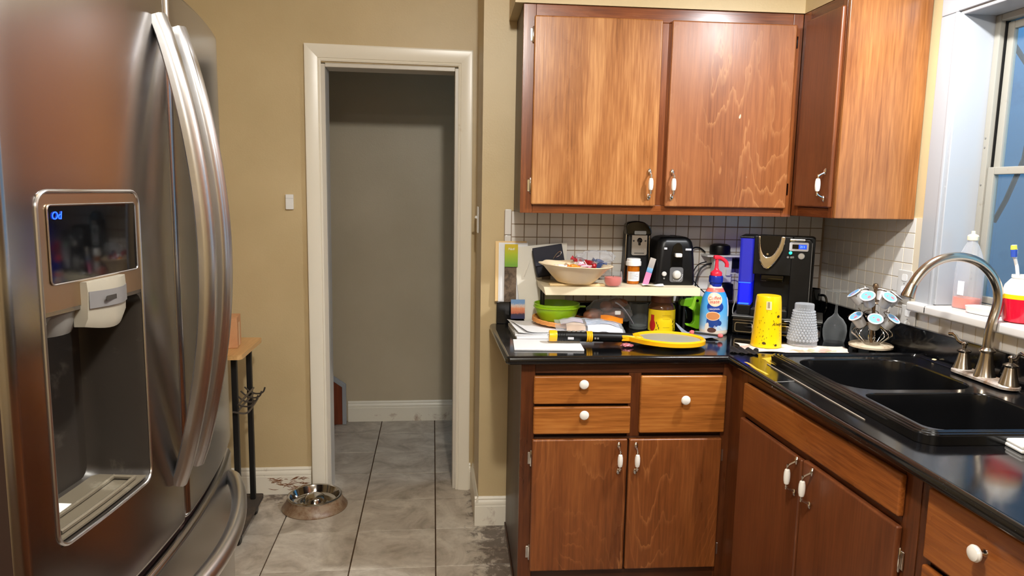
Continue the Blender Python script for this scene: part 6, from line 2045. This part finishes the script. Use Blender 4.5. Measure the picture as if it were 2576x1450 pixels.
# lowest tier: empty zigzag wires from base to hub
for k_ in range(8):
    az = R(12+45*k_)
    b = new()
    d_ = Vector((math.sin(az), -math.cos(az), 0)); s_ = Vector((math.cos(az), math.sin(az), 0))
    for w_ in (-0.010, 0.010):
        tube(b, smooth_path([d_*0.030+Vector((0, 0, 0.034))+s_*w_*0.3, d_*0.052+Vector((0, 0, 0.054))+s_*w_, d_*0.070+Vector((0, 0, 0.070))+s_*w_, d_*0.048+Vector((0, 0, 0.090))+s_*w_*0.6, d_*0.024+Vector((0, 0, 0.101))+s_*w_*0.2], 1), 0.0014, 6)
    obj('wire_loop', b, M['chrome'], pc_)
# the pods
M['pod_cup'] = plain('translucent_pod_cup', (176, 172, 168), 0.25)
M['pod_lid'] = plain('pod_foil_rim', (222, 228, 238), 0.3)
M['pod_blue'] = plain('pod_blue_print', (120, 180, 232), 0.3)
M['pod_red'] = plain('pod_coral_print', (226, 120, 128), 0.35)
def pod(label, az, zc):
    t = thing('coffee_pod', label, 'coffee pod', (0, 0, 0), 0, 'coffee pods held in the carousel')
    _, c, nrm = ring_pts(az, zc, 0.068, 0.0245)
    c = Vector((cx_, cy_, CT+0.0006))+c+nrm*0.0022
    t1 = Vector((math.cos(az), math.sin(az), 0)); t2 = nrm.cross(t1)
    m = Matrix((t1, t2, nrm)).transposed().to_4x4(); m.translation = c
    t.matrix_world = m
    t.location = m.to_translation(); t.rotation_euler = m.to_euler()
    return t
P0 = pod('coffee pod with blue lid at the front left of the upper tier', R(-53), 0.208)
b = new(); lathe(b, [(0.0, -0.043), (0.0175, -0.043), (0.0185, -0.041), (0.0212, -0.004), (0.0225, -0.0035)], 28, caps=(False, False)); obj('cup', b, M['pod_cup'], P0)
b = new(); lathe(b, [(0.0225, -0.0012), (0.0255, -0.0012), (0.0258, 0.0002), (0.0252, 0.0014), (0.0, 0.0014)], 32); obj('lid', b, M['pod_lid'], P0)
b = new(); slab(b, [ell(0, 0, 0.0205, 0.0205)], 0.0014, 0.0018); obj('lid_print', b, M['pod_blue'], P0)
b = new(); slab(b, [ell(0.008, -0.006, 0.0055, 0.0075)], 0.0018, 0.0021); slab(b, [ell(-0.006, 0.004, 0.004, 0.0025)], 0.0018, 0.0021); obj('lid_mark', b, M['pod_red'], P0)
labs = {(0, 1): 'coffee pod with blue lid at the front right of the upper tier', (0, 2): 'coffee pod at the far right of the upper tier by the faucet tip', (0, 3): 'coffee pod at the back right of the upper tier', (0, 4): 'coffee pod at the back of the upper tier, behind the left ones', (0, 5): 'coffee pod at the far left of the upper tier above the wine glass', (1, 0): 'coffee pod facing the front on the lower tier', (1, 1): 'coffee pod at the right of the lower tier', (1, 5): 'coffee pod turned away at the left of the lower tier'}
for ti, (zc, a0, ks) in enumerate(tiers):
    for k_ in ks:
        if ti == 0 and k_ == 0:
            continue
        tmp = pod('x', R(a0+60*k_), zc)
        loc, rot = tmp.location.copy(), tmp.rotation_euler.copy()
        bpy.data.objects.remove(tmp)
        dup(P0, loc, rot, labs[(ti, k_)])

# ================================================================== window sill and sink edge
SI = 1.0990
bt = thing('soap_bottle', 'clear flat bottle with a little orange liquid on the window sill corner', 'bottle', (1.728, 2.128, SI), R(8))
def fl_ring(hx, hy, z):
    return [(x, y, z) for x, y in rrect(-hx, -hy, hx, hy, min(hx, hy)*0.85, 5)]
M['bottle'] = glassy('clear_bottle_plastic', (240, 240, 244), 0.6, 0.1, 0.22)
b = new()
loft(b, [fl_ring(0.026, 0.040, 0), fl_ring(0.0285, 0.0435, 0.004), fl_ring(0.0285, 0.0435, 0.120), fl_ring(0.0270, 0.040, 0.150), fl_ring(0.022, 0.031, 0.180), fl_ring(0.016, 0.020, 0.205), fl_ring(0.013, 0.014, 0.215), fl_ring(0.013, 0.013, 0.222)], cap0=True, cap1=True)
obj('bottle', b, M['bottle'], bt, smooth=60)
b = new(); loft(b, [fl_ring(0.0255, 0.0395, 0.0015), fl_ring(0.0278, 0.0428, 0.005), fl_ring(0.0278, 0.0428, 0.036)], cap0=True, cap1=True); obj('liquid', b, plain('orange_soap', (244, 92, 10), 0.15), bt)
b = new(); lathe(b, [(0.0155, 0.2225), (0.0165, 0.224), (0.0165, 0.236), (0.013, 0.240), (0.006, 0.243), (0.006, 0.252), (0, 0.253)], 24); obj('cap', b, plain('ivory_cap', (236, 222, 190), 0.35), bt)
b = new(); rbox(b, (-0.0300, -0.012, 0.045), (-0.0288, 0.012, 0.090), 0.0004, 1); obj('label', b, M['paper'], bt)
ds = thing('soap_dish', 'low white oval dish on the window sill before the orange bottle', 'dish', (1.700, 2.020, SI), R(4))
b = new()
loft(b, [[(x, y, z) for x, y in rrect(-hx, -hy, hx, hy, hx*0.7, 5)] for hx, hy, z in ((0.026, 0.042, 0), (0.030, 0.047, 0.003), (0.034, 0.051, 0.020), (0.034, 0.051, 0.022), (0.031, 0.048, 0.021), (0.027, 0.043, 0.006))], cap0=True, cap1=True)
obj('dish', b, M['white_plastic'], ds, smooth=50)
b = new(); rbox(b, (-0.018, -0.034, 0.0065), (0.018, 0.006, 0.024), 0.006, 3); obj('soap', b, M['porcelain'], ds)
wb = thing('white_caddy', 'small white upright caddy on the sill behind the faucet neck', 'caddy', (1.754, 1.970, SI), 0)
b = new(); rbox(b, (-0.018, -0.026, 0.0), (0.018, 0.026, 0.050), 0.003, 2); obj('box', b, M['white_plastic'], wb)
b = new(); rbox(b, (-0.022, -0.034, 0.0502), (0.022, 0.034, 0.058), 0.003, 2); obj('lid', b, M['white_plastic'], wb)
pt = thing('brush_pot', 'white ceramic pot with yellow stripe and red lower half on the sill', 'pot', (1.705, 1.885, SI), 0)
ptab = [(0.038, 0.0), (0.044, 0.004), (0.049, 0.03), (0.052, 0.070), (0.0515, 0.085), (0.046, 0.108), (0.034, 0.124), (0.030, 0.128), (0.032, 0.130), (0.032, 0.138), (0.028, 0.138), (0.028, 0.125)]
b = new(); lathe(b, [p for p in ptab if p[1] <= 0.0701][:4], 40, caps=(True, False)); obj('base', b, plain('red_glaze', (214, 24, 52), 0.15), pt, label='red lower half')
b = new(); lathe(b, [(0.052, 0.0701), (0.0516, 0.0830)], 40, caps=(False, False)); obj('stripe', b, plain('yellow_glaze', (246, 200, 30), 0.15), pt, label='yellow stripe')
b = new(); lathe(b, [(0.0516, 0.0830)]+ptab[5:]+[(0.028, 0.10), (0, 0.10)], 40, caps=(False, False)); obj('shoulder', b, M['porcelain'], pt)
bs = thing('dish_brush', 'white and blue dish brush standing in the ceramic pot', 'brush', (1.698, 1.897, SI+0.1012), 0)
b = new(); tube(b, smooth_path([(0, 0, 0), (-0.002, 0.006, 0.05), (-0.006, 0.016, 0.085)], 1), [0.0045]*6 if False else 0.0048, 8); obj('handle', b, M['white_plastic'], bs)
b = new(); tube(b, [(-0.006, 0.016, 0.083), (-0.007, 0.018, 0.100), (-0.008, 0.021, 0.122)], [0.006, 0.010, 0.008], 10, flat=0.6); obj('head', b, M['white_plastic'], bs)
b = new(); tube(b, [(-0.013, 0.012, 0.088), (-0.015, 0.012, 0.108)], [0.008, 0.0085], 10); obj('bristles', b, plain('blue_bristles', (44, 78, 176), 0.7), bs)
b = new(); tube(b, [(-0.012, 0.016, 0.109), (-0.013, 0.017, 0.121)], [0.0085, 0.0075], 10); obj('bristle_tip', b, plain('yellow_bristles', (236, 224, 70), 0.7), bs)
tb3 = thing('toothbrush', 'clear-handled brush leaning right in the ceramic pot', 'brush', (1.706, 1.885, SI+0.1012), 0)
b = new(); tube(b, smooth_path([(0, 0, 0), (0.004, -0.004, 0.06), (0.004, -0.006, 0.110)], 1), 0.0045, 8); obj('handle', b, clear('clear_handle', (226, 226, 230), 0.3, 0.1), tb3)
np_ = thing('napkin', 'folded white napkin with a green leaf print at the near sink rim', 'napkin', (1.335, 1.405, CT+0.0006), R(-8))
b = new(); rbox(b, (-0.048, -0.040, 0), (0.060, 0.024, 0.008), 0.003, 2); rbox(b, (-0.046, -0.038, 0.0085), (0.058, 0.022, 0.017), 0.0035, 2); obj('napkin', b, plain('white_tissue', (240, 238, 234), 0.8), np_)
b = new()
slab(b, [ell(0.008, -0.010, 0.016, 0.007, 20)], 0.0171, 0.0174); slab(b, [ell(0.030, 0.002, 0.007, 0.014, 20)], 0.0171, 0.0174)
obj('leaf_print', b, plain('leaf_green_print', (140, 176, 70), 0.6), np_)
cr_ = thing('crumb', 'pale crumb on the granite between carousel and faucet', 'crumb', (1.640, 2.135, CT+0.0232))
b = new(); bmesh.ops.create_icosphere(b, subdivisions=2, radius=0.006)
for v in b.verts: v.co = Vector((v.co.x*1.3, v.co.y, v.co.z*0.6+0.0036))*(1+vnoise(v.co*200, 1, 0.2, 2))
obj('crumb', b, plain('bread_crumb', (232, 206, 160), 0.8), cr_)
